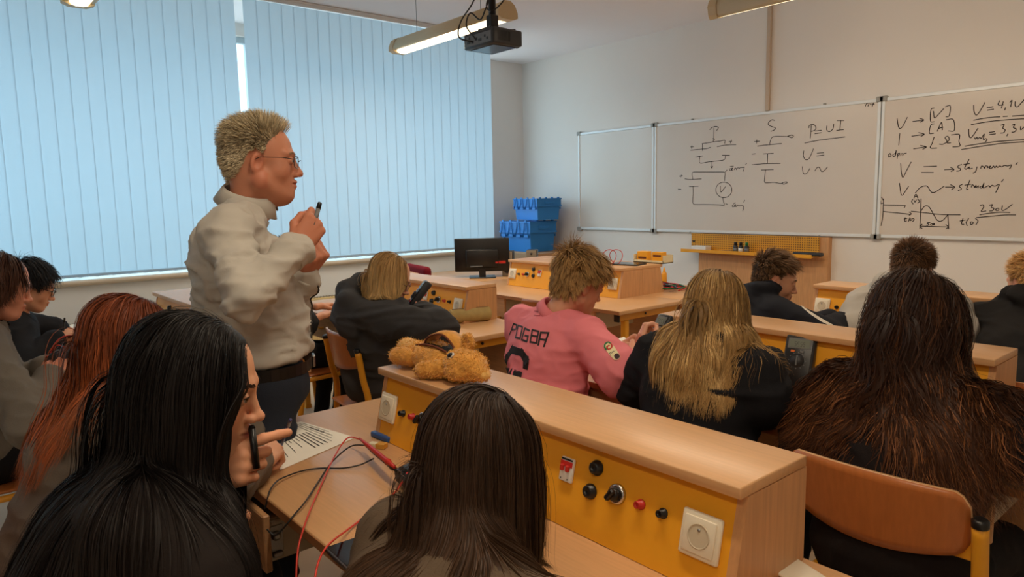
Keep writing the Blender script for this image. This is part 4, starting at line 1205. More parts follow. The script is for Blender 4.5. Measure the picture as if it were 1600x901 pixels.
def person(label, head, J, skin=(212, 160, 130), kind='boy', fine=False, garment=None, trousers=None, hands=(), stand=False, shoes=None, lips=None, g_h=.009, name='person'):
    """head=(centre, yaw, pitch, roll, scale); J holds world joints. Returns a dict for hair and extras."""
    loc = V(J['hip'][0], J['hip'][1], 0)
    root = empty(name, loc, 0, label, 'person')
    hc, yaw, pitch, roll, sc = head; hc = np.array(hc, float); R = rot_zxy(yaw, pitch, roll)
    (hv, hf), hp = head_mesh(kind, fine)
    lat = unit(J['sr'] - J['sl']); fwd = unit(np.cross(V(0, 0, 1), lat)); 
    if 'hl' not in J:
        for s, sg in (('l', -1), ('r', 1)):
            J['h' + s] = J['hip'] + lat * sg * .09
            if stand: J['k' + s] = J['hip'] + lat * sg * .10 + fwd * .02 + V(0, 0, -.45); J['a' + s] = V(*(J['hip'] + lat * sg * .11)[:2], .09)
            else: J['k' + s] = J['hip'] + lat * sg * .13 + fwd * .42 + V(0, 0, -.065); J['a' + s] = V(*(J['hip'] + lat * sg * .13 + fwd * .36)[:2], .09)
    # body: head, trunk, limbs and hands in one mesh
    tp, TR, sp = torso_prims(J, 0.0)
    nk = hc + R @ V(0, -.036, -.085) * sc
    bp = tp + arm_prims(J, -.008) + leg_prims(J, -.012) + [cap_(J['neck'] - sp * .03, nk, .056, .052, .04)]
    bv, bf = sdf_mesh(bp, .013 if not fine else .010)
    hw = (hv * sc) @ R.T + hc
    cb = np.array(lin(skin)); cols = [np.tile(cb, (len(bv), 1))]
    hcol = np.tile(cb, (len(hv), 1))
    lp = np.array(lin(lips if lips else tuple(int(c * f) for c, f in zip(skin, (.86, .66, .64)))))
    d = np.abs(hv[:, 0]) / .023; band = np.exp(-((hv[:, 2] + .0675) / .0075) ** 2) * (hv[:, 1] > .078) * np.clip(1.6 - 1.5 * d, 0, 1)
    hcol = hcol * (1 - band[:, None]) + lp * band[:, None]
    ck = np.exp(-(((np.abs(hv[:, 0]) - .042) / .022) ** 2 + ((hv[:, 2] + .034) / .022) ** 2)) * (hv[:, 1] > .03) * .25 + .3 * np.exp(-((hv[:, 2] + .038) / .012) ** 2 - (hv[:, 0] / .016) ** 2) * (hv[:, 1] > .09) + .35 * (np.abs(hv[:, 0]) > .072) * (np.abs(hv[:, 1] + .01) < .03)
    hcol = hcol * (1 - ck[:, None]) + cb * np.array([1.06, .72, .70]) * ck[:, None]
    V_ = [bv, hw]; F_ = [bf, hf + len(bv)]; cols.append(hcol); nv = len(bv) + len(hv)
    for (s, f, dz, pose) in hands:
        side = 'L' if s == 'l' else 'R'
        a, b = hand_mesh(pose, .0028 if fine else .0042); Fm = hand_frame(f, dz, side)
        V_.append(a * (sc if sc < 1.1 else 1.0) @ Fm.T + J['w' + s]); F_.append((b if side == 'L' else b[:, ::-1]) + nv); cols.append(np.tile(cb * np.array([1.02, .95, .93]), (len(a), 1))); nv += len(a)
    link('body', np_mesh('body', np.concatenate(V_) - loc, np.concatenate(F_), skin_mat(skin), True, np.concatenate(cols)), root)
    # eyes
    n, mth = 16, 10
    for s in (-1, 1):
        c = V(s * EYE[0], EYE[1], 0); vs = []; fs = []; cl = []
        for i in range(mth + 1):
            t = math.pi * i / mth
            for k in range(n):
                a = 2 * math.pi * k / n
                vs.append(c + .0128 * V(math.sin(t) * math.cos(a), math.cos(t), math.sin(t) * math.sin(a)))
                cl.append(lin((24, 16, 12)) if i <= 1 else (lin((84, 58, 36)) if i <= 2 else lin((226, 218, 210))))
        for i in range(mth):
            for k in range(n): a = i * n + k; b = i * n + (k + 1) % n; fs.append((a, b, b + n, a + n))
        vs = (np.array(vs) * sc) @ R.T + hc
        link('eye', np_mesh('eye', vs - loc, np.array(fs), M['eye'], True, np.array(cl)), root)
    # clothing
    gp = None
    if garment:
        g = dict(inf=.012, amp=.006, belly=0., short=None, extra=[], seed=1, thick=1.0, cuff=1.0, mat=None, hem=None, fr=(7, 7, 13), name='sweater', chest=1.0); g.update(garment)
        gp, _, _ = torso_prims(J, g['inf'], g['belly'], g['chest']); gp = gp + arm_prims(J, g['inf'], g['short'], g['thick'], g['cuff'])
        nb = J['neck']; up = unit(nk - nb)
        gq = gp + list(g['extra'](J, sp, TR, nk) if callable(g['extra']) else g['extra'])
        gq.append(cap_(nb + up * .03, nb + up * .2, .057, .06, .012, '-'))
        if g['hem'] is not None: gq.append(plane_cut(g['hem'], -sp if not stand else V(0, 0, -1), .01))
        v, f = sdf_mesh(gq, g_h); v = cloth_folds(v, f, g['amp'], g['seed'], g['fr'])
        go = link(g['name'], np_mesh(g['name'], v - loc, f, g['mat']), root)
    else: go = None; gq = []
    if trousers:
        tv, tf = sdf_mesh([ell(J['hip'] - V(0, 0, .01), (.168, .132, .12), k=.05)] + leg_prims(J, .008), .013 if not stand else .009)
        tv = cloth_folds(tv, tf, .006, 5)
        link('trousers', np_mesh('trousers', tv - loc, tf, trousers), root)
    for s in 'lr': shoe(J, s, root, loc, shoes or M['black_matt'], fwd)
    return dict(root=root, loc=loc, R=R, hc=hc, sc=sc, hp=hp, coll_head=xf([p for p in hp if p[0] == '+'], R, hc, sc), coll_body=[p for p in gq if p[0] == '+' and p[1] != 'p'] + [cap_(J['neck'], nk, .06, .055)], fwd=fwd, lat=lat, sp=sp, J=J, garment=go, nk=nk, TR=TR)

def scalp_cap(P, line, col, off=.0035, mt='hair'):
    """thin dark under-layer over the scalp so no skin shows between strands."""
    na, ne = 48, 22; vs = []; fs = []; C0 = V(0, -.018, .03); dirs = []
    azs = [a for a, _ in line]; els = [e for _, e in line]
    for j in range(ne + 1):
        for i in range(na):
            az = 360 * i / na; a2 = az if az <= 180 else 360 - az; e0 = np.interp(a2, azs, els); e = e0 + (89.9 - e0) * j / ne
            a, e = math.radians(az), math.radians(e); dirs.append((math.sin(a) * math.cos(e), math.cos(a) * math.cos(e), math.sin(e)))
    d = np.array(dirs); X = C0 + d * .12; sk = [p for p in P['hp'] if p[0] == '+']
    for _ in range(6): X = X - d * np.clip(smooth_sd(sk, X), -.05, .05)[:, None]
    lift = np.repeat(np.minimum(np.arange(ne + 1) / 2.0, 1.0), na)[:, None]
    X = X + d * (off * lift - .001)
    for j in range(ne):
        for i in range(na): a = j * na + i; b = j * na + (i + 1) % na; fs.append((a, b, b + na, a + na))
    W = (X * P['sc']) @ P['R'].T + P['hc'] - P['loc']
    return W, np.array(fs), np.tile(np.array(lin(col)), (len(W), 1))

def add_hair(P, strands, widths, cols, cap, mt, name='hair'):
    """one hair object: cap under-layer + all strands."""
    W, Fc, Cc = cap
    parts_v, parts_f, parts_c = [W], [Fc], [Cc]; nv = len(W)
    for S, w, c in zip(strands, widths, cols):
        n, m, _ = S.shape; ctr = P['hc'][None, None] + P['R'] @ V(0, -.02, .0) * 1.0
        ctr = np.broadcast_to(ctr, S.shape).copy(); ctr[..., 2] = np.minimum(ctr[..., 2], S[..., 2] + .02)
        me = hair_mesh('tmp', S - P['loc'], w, c, ctr - P['loc'], M['hair'])
        v = np.zeros(len(me.vertices) * 3, np.float32); me.vertices.foreach_get('co', v); parts_v.append(v.reshape(-1, 3))
        f = np.zeros(len(me.loops), np.int32); me.loops.foreach_get('vertex_index', f); parts_f.append(f.reshape(-1, 4) + nv)
        cc = np.zeros(len(me.vertices) * 4, np.float32); me.color_attributes['Col'].data.foreach_get('color', cc); parts_c.append(cc.reshape(-1, 4)[:, :3]); nv += len(me.vertices)
        bpy.data.meshes.remove(me)
    return link(name, np_mesh(name, np.concatenate(parts_v), np.concatenate(parts_f), mt, True, np.concatenate(parts_c)), P['root'])

def to_world(P, X): return (X * P['sc']) @ P['R'].T + P['hc']
def dir_world(P, D): return D @ P['R'].T

def short_hair(P, n, length, root, tip, comb=(0, -.3, 0), lift=.5, tousle=.25, line=LINE_M, width=.0011, seed=3, side_len=.35, fringe=0., grav=.1, var=.22, m=7, nclump=0, camt=.5, streak=None, quiff=0.0):
    r = np.random.default_rng(seed); X, d = scalp_roots(n, P['hp'], line, r)
    topness = np.clip((d[:, 2] - .05) / .6, 0, 1)
    L = length * (side_len + (1 - side_len) * topness) * r.uniform(.7, 1.15, n)
    if fringe: L = L + fringe * np.clip((d[:, 1] - .35) * 2, 0, 1) * (d[:, 2] > .3)
    cb = np.array(comb, float); D0 = d * lift * (.4 + .6 * topness[:, None]) + (cb - d * (d @ cb)[:, None]) + (1 - topness)[:, None] * V(0, -.15, -.55) + r.normal(0, tousle, (n, 3)) + quiff * (np.clip(d[:, 1], 0, 1) * topness)[:, None] * V(0, 1.6, 1.2)
    D0 /= np.linalg.norm(D0, axis=1, keepdims=True)
    S = grow(to_world(P, X), dir_world(P, D0), L * P['sc'], m, P['coll_head'], .004 + .012 * r.random(n), grav, 1.0, .06 + tousle * .25, r)
    near = None
    if nclump: S, near = clump(S, nclump, camt, r, .1)
    c = strand_col(n, m, root, tip, r, var, streak, near)
    return add_hair(P, [S], [np.full(n, width) * r.uniform(.7, 1.3, n)], [c], scalp_cap(P, line, tuple(int(x * .75) for x in root)), M['hair_dull'])

def long_hair(P, n, length, root, tip, part=0.0, vol=.03, m=26, wavy=(0., .1), nclump=90, camt=.3, width=.0008, seed=5, line=LINE_F, back=.5, var=.18, streak=None, keep=(), grav=.34, pw=1.0, len_var=.12, drift=None, stiff=.72, jitter=.008, side=1.0, rise=.08, under=900, uw=.0042):
    r = np.random.default_rng(seed); N_ = n + under
    X, d = scalp_roots(N_, P['hp'], line, r)
    sgn = np.where(X[:, 0] - part > 0, 1., -1.)
    lat_ = side * np.clip(.45 + 1.1 * d[:, 1], 0, 1) * np.clip(np.abs(X[:, 0] - part) / .012 + .3, 0, 1)
    tang = np.stack([sgn * lat_ + r.normal(0, .16, N_), -back * np.ones(N_) - .3 * (d[:, 1] < 0), -.15 * np.ones(N_)], 1)
    tang = tang + np.stack([0 * sgn, -1.0 * np.clip(-d[:, 1], 0, 1), -.6 * np.clip(-d[:, 1], 0, 1)], 1)
    tang -= d * (tang * d).sum(1, keepdims=True); tang /= np.linalg.norm(tang, axis=1, keepdims=True) + 1e-9
    D0 = tang + d * .10 + r.normal(0, .04, (N_, 3)); D0 /= np.linalg.norm(D0, axis=1, keepdims=True)
    L = length * (1 - len_var * np.abs(r.normal(size=N_))); L = np.maximum(L, length * .5); L[n:] *= .86
    off = .004 + vol * r.random(N_) ** 1.1; off[n:] = .003 + vol * .45 * r.random(under)
    S = grow(to_world(P, X), dir_world(P, D0), L, m, P['coll_head'] + xf(list(keep), P['R'], P['hc'], P['sc']), off, grav, stiff, jitter, r, rise=rise, drift=drift, body=P['coll_body'])
    ctr = P['hc'] + P['R'] @ V(0, -.02, -.05)
    S, near = clump(S, nclump, camt, r)
    if wavy[0] > 0: S = wave(S, near, wavy[0], wavy[1], L, r, ctr)
    U = S[n:]; S = S[:n]; nu = near[:n]
    k = int(n * .04); ii = r.choice(n, k, replace=False); fl = S[ii] + np.cumsum(r.normal(0, .0016, (k, m, 3)), 1)
    S2 = np.concatenate([S, fl]); near2 = np.concatenate([nu, nu[ii]]); w = np.concatenate([np.full(n, width) * r.uniform(.7, 1.4, n), np.full(k, width * .4)])
    c = strand_col(n + k, m, root, tip, r, var, streak, near2 % n, pw)
    cu = strand_col(under, m, tuple(x * .8 for x in root), tuple(x * .8 for x in tip), r, var * .6, None, None, pw)
    return add_hair(P, [U, S2], [np.full(under, uw), w], [cu, c], scalp_cap(P, line, tuple(int(x * .7) for x in root)), M['hair'])

def eyebrows(P, col, n=46, thick=1.0):
    r = np.random.default_rng(11)
    for s in (-1, 1):
        u = r.random(n); X = np.stack([s * (.014 + .032 * u), .0955 - .016 * u ** 2, .0185 + .007 * np.sin(u * 2.4) - .003 * u + r.normal(0, .0013 * thick, n)], 1)
        sk = [p for p in P['hp'] if p[0] == '+']; _, g = sd_grad(sk, X)
        for _ in range(4): X = X - g * (smooth_sd(P['hp'], X) - .0010)[:, None]
        D0 = np.stack([s * np.ones(n), -.25 - .4 * u, .35 - .6 * u], 1); D0 /= np.linalg.norm(D0, axis=1, keepdims=True)
        S = X[:, None] + D0[:, None] * np.linspace(0, .009, 4)[None, :, None] + g[:, None] * .0006
        S = to_world(P, S.reshape(-1, 3)).reshape(S.shape); c = np.broadcast_to(np.array(lin(col)), (n, 4, 3)).astype(np.float32)
        me = hair_mesh('eyebrow', S - P['loc'], np.full(n, .0006 * thick), c, P['hc'] - P['loc'], M['hair_dull']); link('eyebrow', me, P['root'])

def eye_lines(P, col=(30, 20, 18), lash=.004):
    """dark lash line along the upper lid."""
    for s in (-1, 1):
        mb = MB(); pts = []
        for i in range(9):
            t = i / 8 * 2 - 1
            q = V(s * EYE[0] * 1.02 + t * .0115, EYE[1] + .0125 * math.sqrt(max(.05, 1 - (t * .85) ** 2)) + .0012, .0042 - .0032 * t * t + (.001 * t * s))
            pts.append(to_world(P, q) - P['loc'])
        mb.tube(pts, [.0005] + [.0011] * 7 + [.0007], 5); mb.build('lash_line', mat('lashes', col, .6, .2), P['root'])

def glasses(P, rgb=(20, 20, 24), w=.026, h=.017, r=.0012):
    g = MB().use(mat('spectacle_frame', rgb, .3, .5)); T = lambda q: to_world(P, np.array(q, float)) - P['loc']
    for s in (-1, 1):
        loop = []
        for i in range(20):
            a = 2 * math.pi * i / 20; ca, sa = math.cos(a), math.sin(a)
            x = s * .034 + w * np.sign(ca) * abs(ca) ** .6; z = -.004 + h * np.sign(sa) * abs(sa) ** .6
            loop.append(T((x, .104 - (abs(x) / .06) ** 2 * .012, z)))
        g.tube(loop, r, 6, closed=True)
        g.tube([T((s * .061, .090, .004)), T((s * .078, .06, .006)), T((s * .083, .0, .004)), T((s * .080, -.02, -.006))], r * 1.1, 6)
    g.tube([T((-.009, .104, 0)), T((0, .110, .004)), T((.009, .104, 0))], r, 6)
    o = g.build('glasses', None, P['root'])
    for s in (-1, 1):
        l = MB(); l.poly([T((s * .034 + w * .93 * np.sign(math.cos(a)) * abs(math.cos(a)) ** .6, .1035 - (abs(s * .034 + w * .93 * math.cos(a)) / .06) ** 2 * .012, -.004 + h * .93 * np.sign(math.sin(a)) * abs(math.sin(a)) ** .6)) for a in [2 * math.pi * i / 20 for i in range(20)]])
        l.build('lens', M['glass'], o)

def hood(nb, back, lat, up, w=.13, r=.042, drop=.05, k=.03):
    """primitives of a hood lying behind the neck."""
    P = []; pts = []
    for a in (-115, -80, -45, 0, 45, 80, 115):
        t = math.radians(a); pts.append(nb + lat * math.sin(t) * w * .80 + back * (math.cos(t) * w * .72 - .01) + up * (.035 - .028 * math.cos(t)))
    rr = [r * .55, r * .8, r * .95, r * 1.05, r * .95, r * .8, r * .55]
    for i in range(6): P.append(cap_(pts[i], pts[i + 1], rr[i], rr[i + 1], k))
    P.append(ell(nb + back * (w * .78) - up * drop, (w * .72, r * .9, .07), np.stack([lat, back, up], 1), .04))
    return P

# ------------------------------------------------------------------ the class
def cloth(name, rgb, rough=.85, sc=320, st=.25, sheen=.0): return mat(name, rgb, rough, .2, noise=(7, .05), bump=(sc, st), sheen=sheen)
DENIM = cloth('dark_denim', (40, 46, 58)); BLACKC = cloth('black_trouser_cloth', (24, 24, 28))
def joints(neck, yaw, hip, sw=.175, drop=.055, back=.01, **kw):
    a = math.radians(yaw); right = V(math.cos(a), math.sin(a), 0); fwd = V(-math.sin(a), math.cos(a), 0)
    J = dict(neck=np.array(neck, float), hip=np.array(hip, float)); c = J['neck'] - V(0, 0, drop) - fwd * back
    J['sr'] = c + right * sw; J['sl'] = c - right * sw
    for s, g in (('r', 1), ('l', -1)):
        J['e' + s] = J['s' + s] + right * g * .07 + fwd * .17 - V(0, 0, .20)
        w = J['e' + s] + fwd * .20 - right * g * .10; w[2] = DZ + .045; J['w' + s] = w
    J.update({k: np.array(v, float) for k, v in kw.items()}); return J
CAMR, CAMU = RW[:, 0], -RW[:, 1]
def tocam(p): return unit(CAM - p)
def hand(J, s, tip, d, pose): return (s, np.array(tip, float) - J['w' + s], d, pose)

# --- teacher
_r20 = V(math.cos(math.radians(-22)), math.sin(math.radians(-22)), 0); _f20 = V(-_r20[1], _r20[0], 0)
sr = at(356, 366, 2.0)
J = dict(hip=at(412, 590, 2.22), neck=at(385, 322, 2.19), sr=sr, sl=sr - _r20 * .40 + V(0, 0, .01), er=at(386, 466, 1.86), wr=at(466, 386, 2.02), el=at(452, 480, 2.36), wl=at(478, 430, 2.27))
SHIRT = cloth('shirt_cotton', (192, 187, 178), .8, 500, .1)
T = person('grey haired man in glasses and pale shirt standing in the aisle, raising a black marker', (at(409, 250, 2.17), -24, -3, 0, 1.04), J, (196, 132, 104), 'teacher', True,
    garment=dict(mat=SHIRT, inf=.012, amp=.018, belly=.045, seed=3, thick=.90, fr=(11, 11, 19), name='shirt', hem=V(0, 0, J['hip'][2] + .075), cuff=1.15, chest=1.06), trousers=DENIM, stand=True, g_h=.0075,
    hands=[hand(J, 'r', at(498, 342, 2.05), tocam(J['wr']) + CAMR * .3 + CAMU * .2, 'grip'), hand(J, 'l', at(496, 406, 2.24), CAMR + tocam(J['wl']) * .5, 'fist')])
short_hair(T, 10000, .038, (172, 154, 124), (224, 210, 178), comb=(0, -.75, .35), lift=.22, tousle=.07, width=.0007, seed=4, side_len=.42, grav=.05, nclump=500, camt=.15, quiff=.8, line=[(0, 33), (25, 34), (42, 24), (58, 16), (70, -14), (80, -4), (98, -6), (112, -34), (130, -50), (180, -54)])
eyebrows(T, (150, 124, 94)); glasses(T)
def shirt_collar(P, rgbm, h=.036, r=.066, flare=.020, gap=26):
    ax = unit(P['nk'] - P['J']['neck']); b = P['J']['neck'] + ax * .012 + P['fwd'] * .004; x = P['lat']; y = unit(np.cross(ax, x)); x = np.cross(y, ax)
    vs = []; fs = []; n = 30
    for i in range(n + 1):
        t = math.radians(90 + gap + (360 - 2 * gap) * i / n); fr = max(0, math.sin(t)); c, s = math.cos(t), math.sin(t)
        for (rr, z) in ((r, -.012), (r - .003, h * .9), (r + .001, h), (r + .008, h * .75), (r + flare, -.006 - .022 * fr ** 3), (r + flare - .004, -.009 - .022 * fr ** 3)):
            vs.append(b + x * c * rr * 1.02 + y * s * rr * (1.08) + ax * z - P['loc'])
    for i in range(n):
        for k in range(5): a = i * 6 + k; fs.append((a, a + 1, a + 7, a + 6))
    link('collar', np_mesh('collar', np.array(vs), np.array(fs), rgbm), P['root'])
shirt_collar(T, SHIRT, .042, .070, .024)
def band(P, name, a, b, r, length, mt, flare=1.05):
    d = unit(b - a); MB().lathe([(r, -length), (r * flare, -length + .004), (r * flare, -.004), (r * .97, 0)], b - P['loc'], d, 20).build(name, mt, P['root'])
band(T, 'cuff', J['er'], J['wr'] + unit(J['wr'] - J['er']) * .006, .047, .060, SHIRT); band(T, 'cuff', J['el'], J['wl'] + unit(J['wl'] - J['el']) * .006, .046, .055, SHIRT)
def raycast(o, px, py, loc):
    r = unit(ray(px, py)); hit, co, nr, _ = o.ray_cast(Vector(CAM - loc), Vector(r)); return (np.array(co), np.array(nr)) if hit else (None, None)
bz_ = J['hip'][2] + .075
bl = []; bc = J['hip'] + V(0, 0, 0)
for i in range(36):
    t = 2 * math.pi * i / 36; bl.append(V(*(bc[:2] + (_r20 * math.cos(t) * .180 + _f20 * math.sin(t) * .150)[:2]), bz_ - .030) - T['loc'])
bt = MB()
for i in range(36):
    a, b = bl[i], bl[(i + 1) % 36]; n = unit(V(*(a + b)[:2], 0) - V(*(2 * (bc - T['loc']))[:2], 0))
    bt.poly([a - V(0, 0, .018), b - V(0, 0, .018), b + V(0, 0, .018), a + V(0, 0, .018)])
bt.build('belt', mat('black_leather', (20, 18, 18), .4, .4), T['root'])
q = bc + _f20 * .153 - T['loc']; MB().box(V(q[0] - .022, q[1] - .004, bz_ - .05), V(q[0] + .022, q[1] + .006, bz_ - .012), .003, RZ(math.radians(-22)), V(q[0], q[1], bz_ - .03)).build('buckle', M['steel'], T['root'])
PL = mat('shirt_edge', (70, 68, 66), .8, .2)
for (x0, y0, x1, y1) in ((436, 318, 452, 362), (496, 446, 498, 528)):
    pk = MB(); pts = []
    for k in range(9):
        t = k / 8; px, py = x0 + (x1 - x0) * t, y0 + (y1 - y0) * t
        for dx in range(0, 24, 2):
            c, n = raycast(T['garment'], px - dx, py, T['loc'])
            if c is not None: pts.append(c + n * .002); break
    if len(pts) > 2: pk.tube(smooth_path(pts, 3), .003, 5); pk.build('button_placket', PL, T['root'])
a, b = at(490, 352, 2.035), at(500, 316, 2.05)
mk = empty('marker_pen', a, 0, 'black marker held upright in the raised hand of the teacher', 'marker')
MB().tube([V(0, 0, 0), (b - a) * .72], .0068, 10).build('barrel', M['grey'], mk); MB().tube([(b - a) * .72, (b - a) * .96, b - a], [.0072, .0068, .005], 10).build('cap', M['black'], mk)

# --- hooded student with blonde hair at the middle left desk
hd = at(610, 434, 3.42)
J = joints(at(588, 474, 3.42), -10, (-3.15, 1.735, .565), .175, er=at(691, 512, 3.22), wr=at(660, 486, 3.42), el=at(610, 512, 3.72), wl=at(640, 482, 3.60))
HOOD1 = cloth('charcoal_fleece', (62, 62, 64))
P8 = person('student in a charcoal hoodie with straight blonde hair, bent over a paper', (hd, -36, -26, 0, .98), J, (222, 168, 138), 'girl', False,
    garment=dict(mat=HOOD1, inf=.026, amp=.014, seed=5, name='hoodie', extra=lambda J, sp, R, nk: hood(J['neck'] + sp * .01, -R[:, 1], R[:, 0], sp, .20, .060, .07)), trousers=BLACKC,
    hands=[hand(J, 'r', at(668, 478, 3.5), V(.2, -.2, 1), 'pen'), hand(J, 'l', at(648, 470, 3.55), V(-.6, 0, .8), 'hold')])
long_hair(P8, 2600, .225, (176, 136, 84), (216, 182, 126), vol=.012, m=14, width=.0013, nclump=60, camt=.25, seed=8, wavy=(.002, .12), grav=0.42, under=400, uw=.006, keep=[ell((.02, .142, -.07), (.13, .060, .115))])
eyebrows(P8, (140, 104, 66)); glasses(P8, (90, 60, 50))

# --- student in the pink football shirt
J = joints(at(866, 494, 2.80), -2, (-1.93, 1.775, .565), .19, er=at(972, 588, 2.52), wr=at(990, 556, 2.72), el=at(842, 575, 3.05), wl=at(965, 545, 3.0))
PINK = cloth('pink_jersey', (240, 136, 146), .7, 500, .12)
P9 = person('student with tousled light brown hair in a pink football shirt', (at(906, 442, 2.78), -14, -22, 4, 1.0), J, (214, 156, 126), 'boy', False,
    garment=dict(mat=PINK, inf=.020, amp=.012, seed=11, short=.92, name='football_shirt', fr=(8, 8, 14)), trousers=BLACKC, g_h=.0075,
    hands=[hand(J, 'r', at(1000, 534, 2.80), V(.5, -.5, .7), 'hold'), hand(J, 'l', at(985, 532, 3.0), V(-.6, 0, .8), 'hold')])
short_hair(P9, 9000, .092, (112, 80, 48), (188, 148, 94), comb=(.25, .55, .0), lift=.55, tousle=.22, width=.0009, seed=12, side_len=.5, grav=.22, nclump=200, camt=.65, fringe=.045, m=9, var=.25)
shirt_collar(P9, PINK, .030, .068, .016, 20)
def decal(P, lists, w, name, mt, off=.0022):
    mb = MB(); o = P['garment']
    for l in lists:
        pts = []
        for p in smooth_path([V(x, y, 0) for x, y in l], 5) if len(l) > 2 else [V(l[0][0] + (l[1][0] - l[0][0]) * t, l[0][1] + (l[1][1] - l[0][1]) * t, 0) for t in np.linspace(0, 1, 6)]:
            c, n = raycast(o, p[0], p[1], P['loc'])
            if c is not None: pts.append((c + n * off, n))
        if len(pts) < 2: continue
        A = []
        for i, (c, n) in enumerate(pts):
            t = unit(pts[min(i + 1, len(pts) - 1)][0] - pts[max(i - 1, 0)][0]); s = np.cross(n, t) * w / 2
            e = t * w * .45 * (1 if i == len(pts) - 1 else (-1 if i == 0 else 0))
            A.append((mb.bm.verts.new(tuple(c + s + e)), mb.bm.verts.new(tuple(c - s + e))))
        mb._fin([mb.bm.faces.new((a[0], a[1], b[1], b[0])) for a, b in zip(A[:-1], A[1:])], True)
    return mb.build(name, mt, P['root'])
def corner(l):
    """keep corners crisp: split a polyline into straight segments."""
    return [[l[i], l[i + 1]] for i in range(len(l) - 1)]
def cr1(x): return [(770 + a / 5.633, 470 + b / 5.633) for a, b in zip(x[::2], x[1::2])]
PRINT = mat('shirt_print', (44, 40, 42), .55, .3)
LT = []
for l in ([150,300,185,203],[185,203,214,214,205,252,170,250],[203,322,226,216,264,232,242,332,203,322],[325,262,284,242,257,342,302,358,314,312,288,306],[350,256,332,360],[350,256,406,270,396,314,343,306],[396,314,386,372,332,362],[402,388,425,278,492,282,452,400],[412,336,470,346]):
    LT += corner(cr1(l))
decal(P9, LT, .0075, 'name_lettering', PRINT)
decal(P9, corner(cr1([292,570,296,520,258,455,172,428,126,500,106,606,240,655])), .030, 'shirt_number', PRINT)
decal(P9, corner(cr1([370,92,455,100])) + corner(cr1([365,128,415,132])), .003, 'small_print', mat('shirt_small_print', (170, 70, 84), .7, .2))
def patch(P, c4, name, mt, off, n=6, rnd=0.0):
    vs = []; fs = []; o = P['garment']
    for j in range(n + 1):
        for i in range(n + 1):
            u, v = i / n, j / n
            if rnd:  # squeeze the square towards a rounded shape
                a, b = 2 * u - 1, 2 * v - 1; u, v = .5 + .5 * a * (1 - rnd * b * b / 2), .5 + .5 * b * (1 - rnd * a * a / 2)
            p = (1 - v) * ((1 - u) * V(*c4[0]) + u * V(*c4[1])) + v * ((1 - u) * V(*c4[3]) + u * V(*c4[2])); c, nn = raycast(o, p[0], p[1], P['loc'])
            if c is None: return
            vs.append(c + nn * off)
    for j in range(n):
        for i in range(n): a = j * (n + 1) + i; fs.append((a, a + 1, a + n + 2, a + n + 1))
    return link(name, np_mesh(name, np.array(vs), np.array(fs), mt), P['root'])
def sq(cx_, cy_, r_, ang=.95):
    return [(cx_ + r_ * math.cos(ang + k * math.pi / 2 + .785), cy_ + r_ * math.sin(ang + k * math.pi / 2 + .785)) for k in range(4)]
patch(P9, cr1([962,392,1026,348,1134,498,1072,534]), 'sleeve_badge', mat('badge_cream', (236, 224, 180), .6, .3), .0032, 6, .3)
decal(P9, [cr1([1000,432,986,408,992,380,1016,368,1032,378])], .006, 'badge_green_swirl', M['green'], .0042)
decal(P9, [cr1([1036,380,1048,402,1036,426,1014,430,1006,410,1022,398])], .006, 'badge_red_swirl', M['red'], .0042)
decal(P9, corner(cr1([1040,478,1030,470,1034,460])) + corner(cr1([1046,470,1042,458])) + corner(cr1([1054,466,1050,452])) + corner(cr1([1062,458,1060,446])) + corner(cr1([1068,452,1078,440])), .0016, 'badge_lettering', PRINT, .0042)
patch(P9, sq(770 + 1092 / 5.633, 470 + 490 / 5.633, 6.0), 'badge_dark_shield', mat('badge_dark', (58, 26, 40), .5, .3), .0040, 5, .5)

# --- long blonde hair, black hoodie
J = joints(at(1102, 548, 2.24), 0, (-1.23, 1.755, .565), .18, er=at(1198, 628, 2.08), wr=at(1196, 566, 2.28), el=at(1000, 610, 2.48), wl=at(1010, 560, 2.66))
P10 = person('student with long wavy blonde hair over a black hoodie, seen from behind', (at(1120, 484, 2.22), 2, -24, 0, 1.0), J, (224, 172, 146), 'girl', False,
    garment=dict(mat=cloth('black_fleece', (24, 24, 28)), inf=.030, amp=.012, seed=21, name='hoodie', extra=lambda J, sp, R, nk: hood(J['neck'], -R[:, 1], R[:, 0], sp, .145, .046, .06)), trousers=BLACKC, g_h=.008,
    hands=[hand(J, 'l', at(998, 520, 2.68), V(-.5, -.5, .7), 'hold'), hand(J, 'r', at(1188, 548, 2.38), V(.4, 0, .9), 'relaxed')])
long_hair(P10, 6000, .38, (130, 98, 58), (188, 148, 92), vol=.012, m=22, width=.0009, nclump=130, camt=.28, under=1500, seed=22, wavy=(.007, .15), grav=0.4, streak=((216, 180, 122), .3), len_var=.12, part=.0, var=.2)

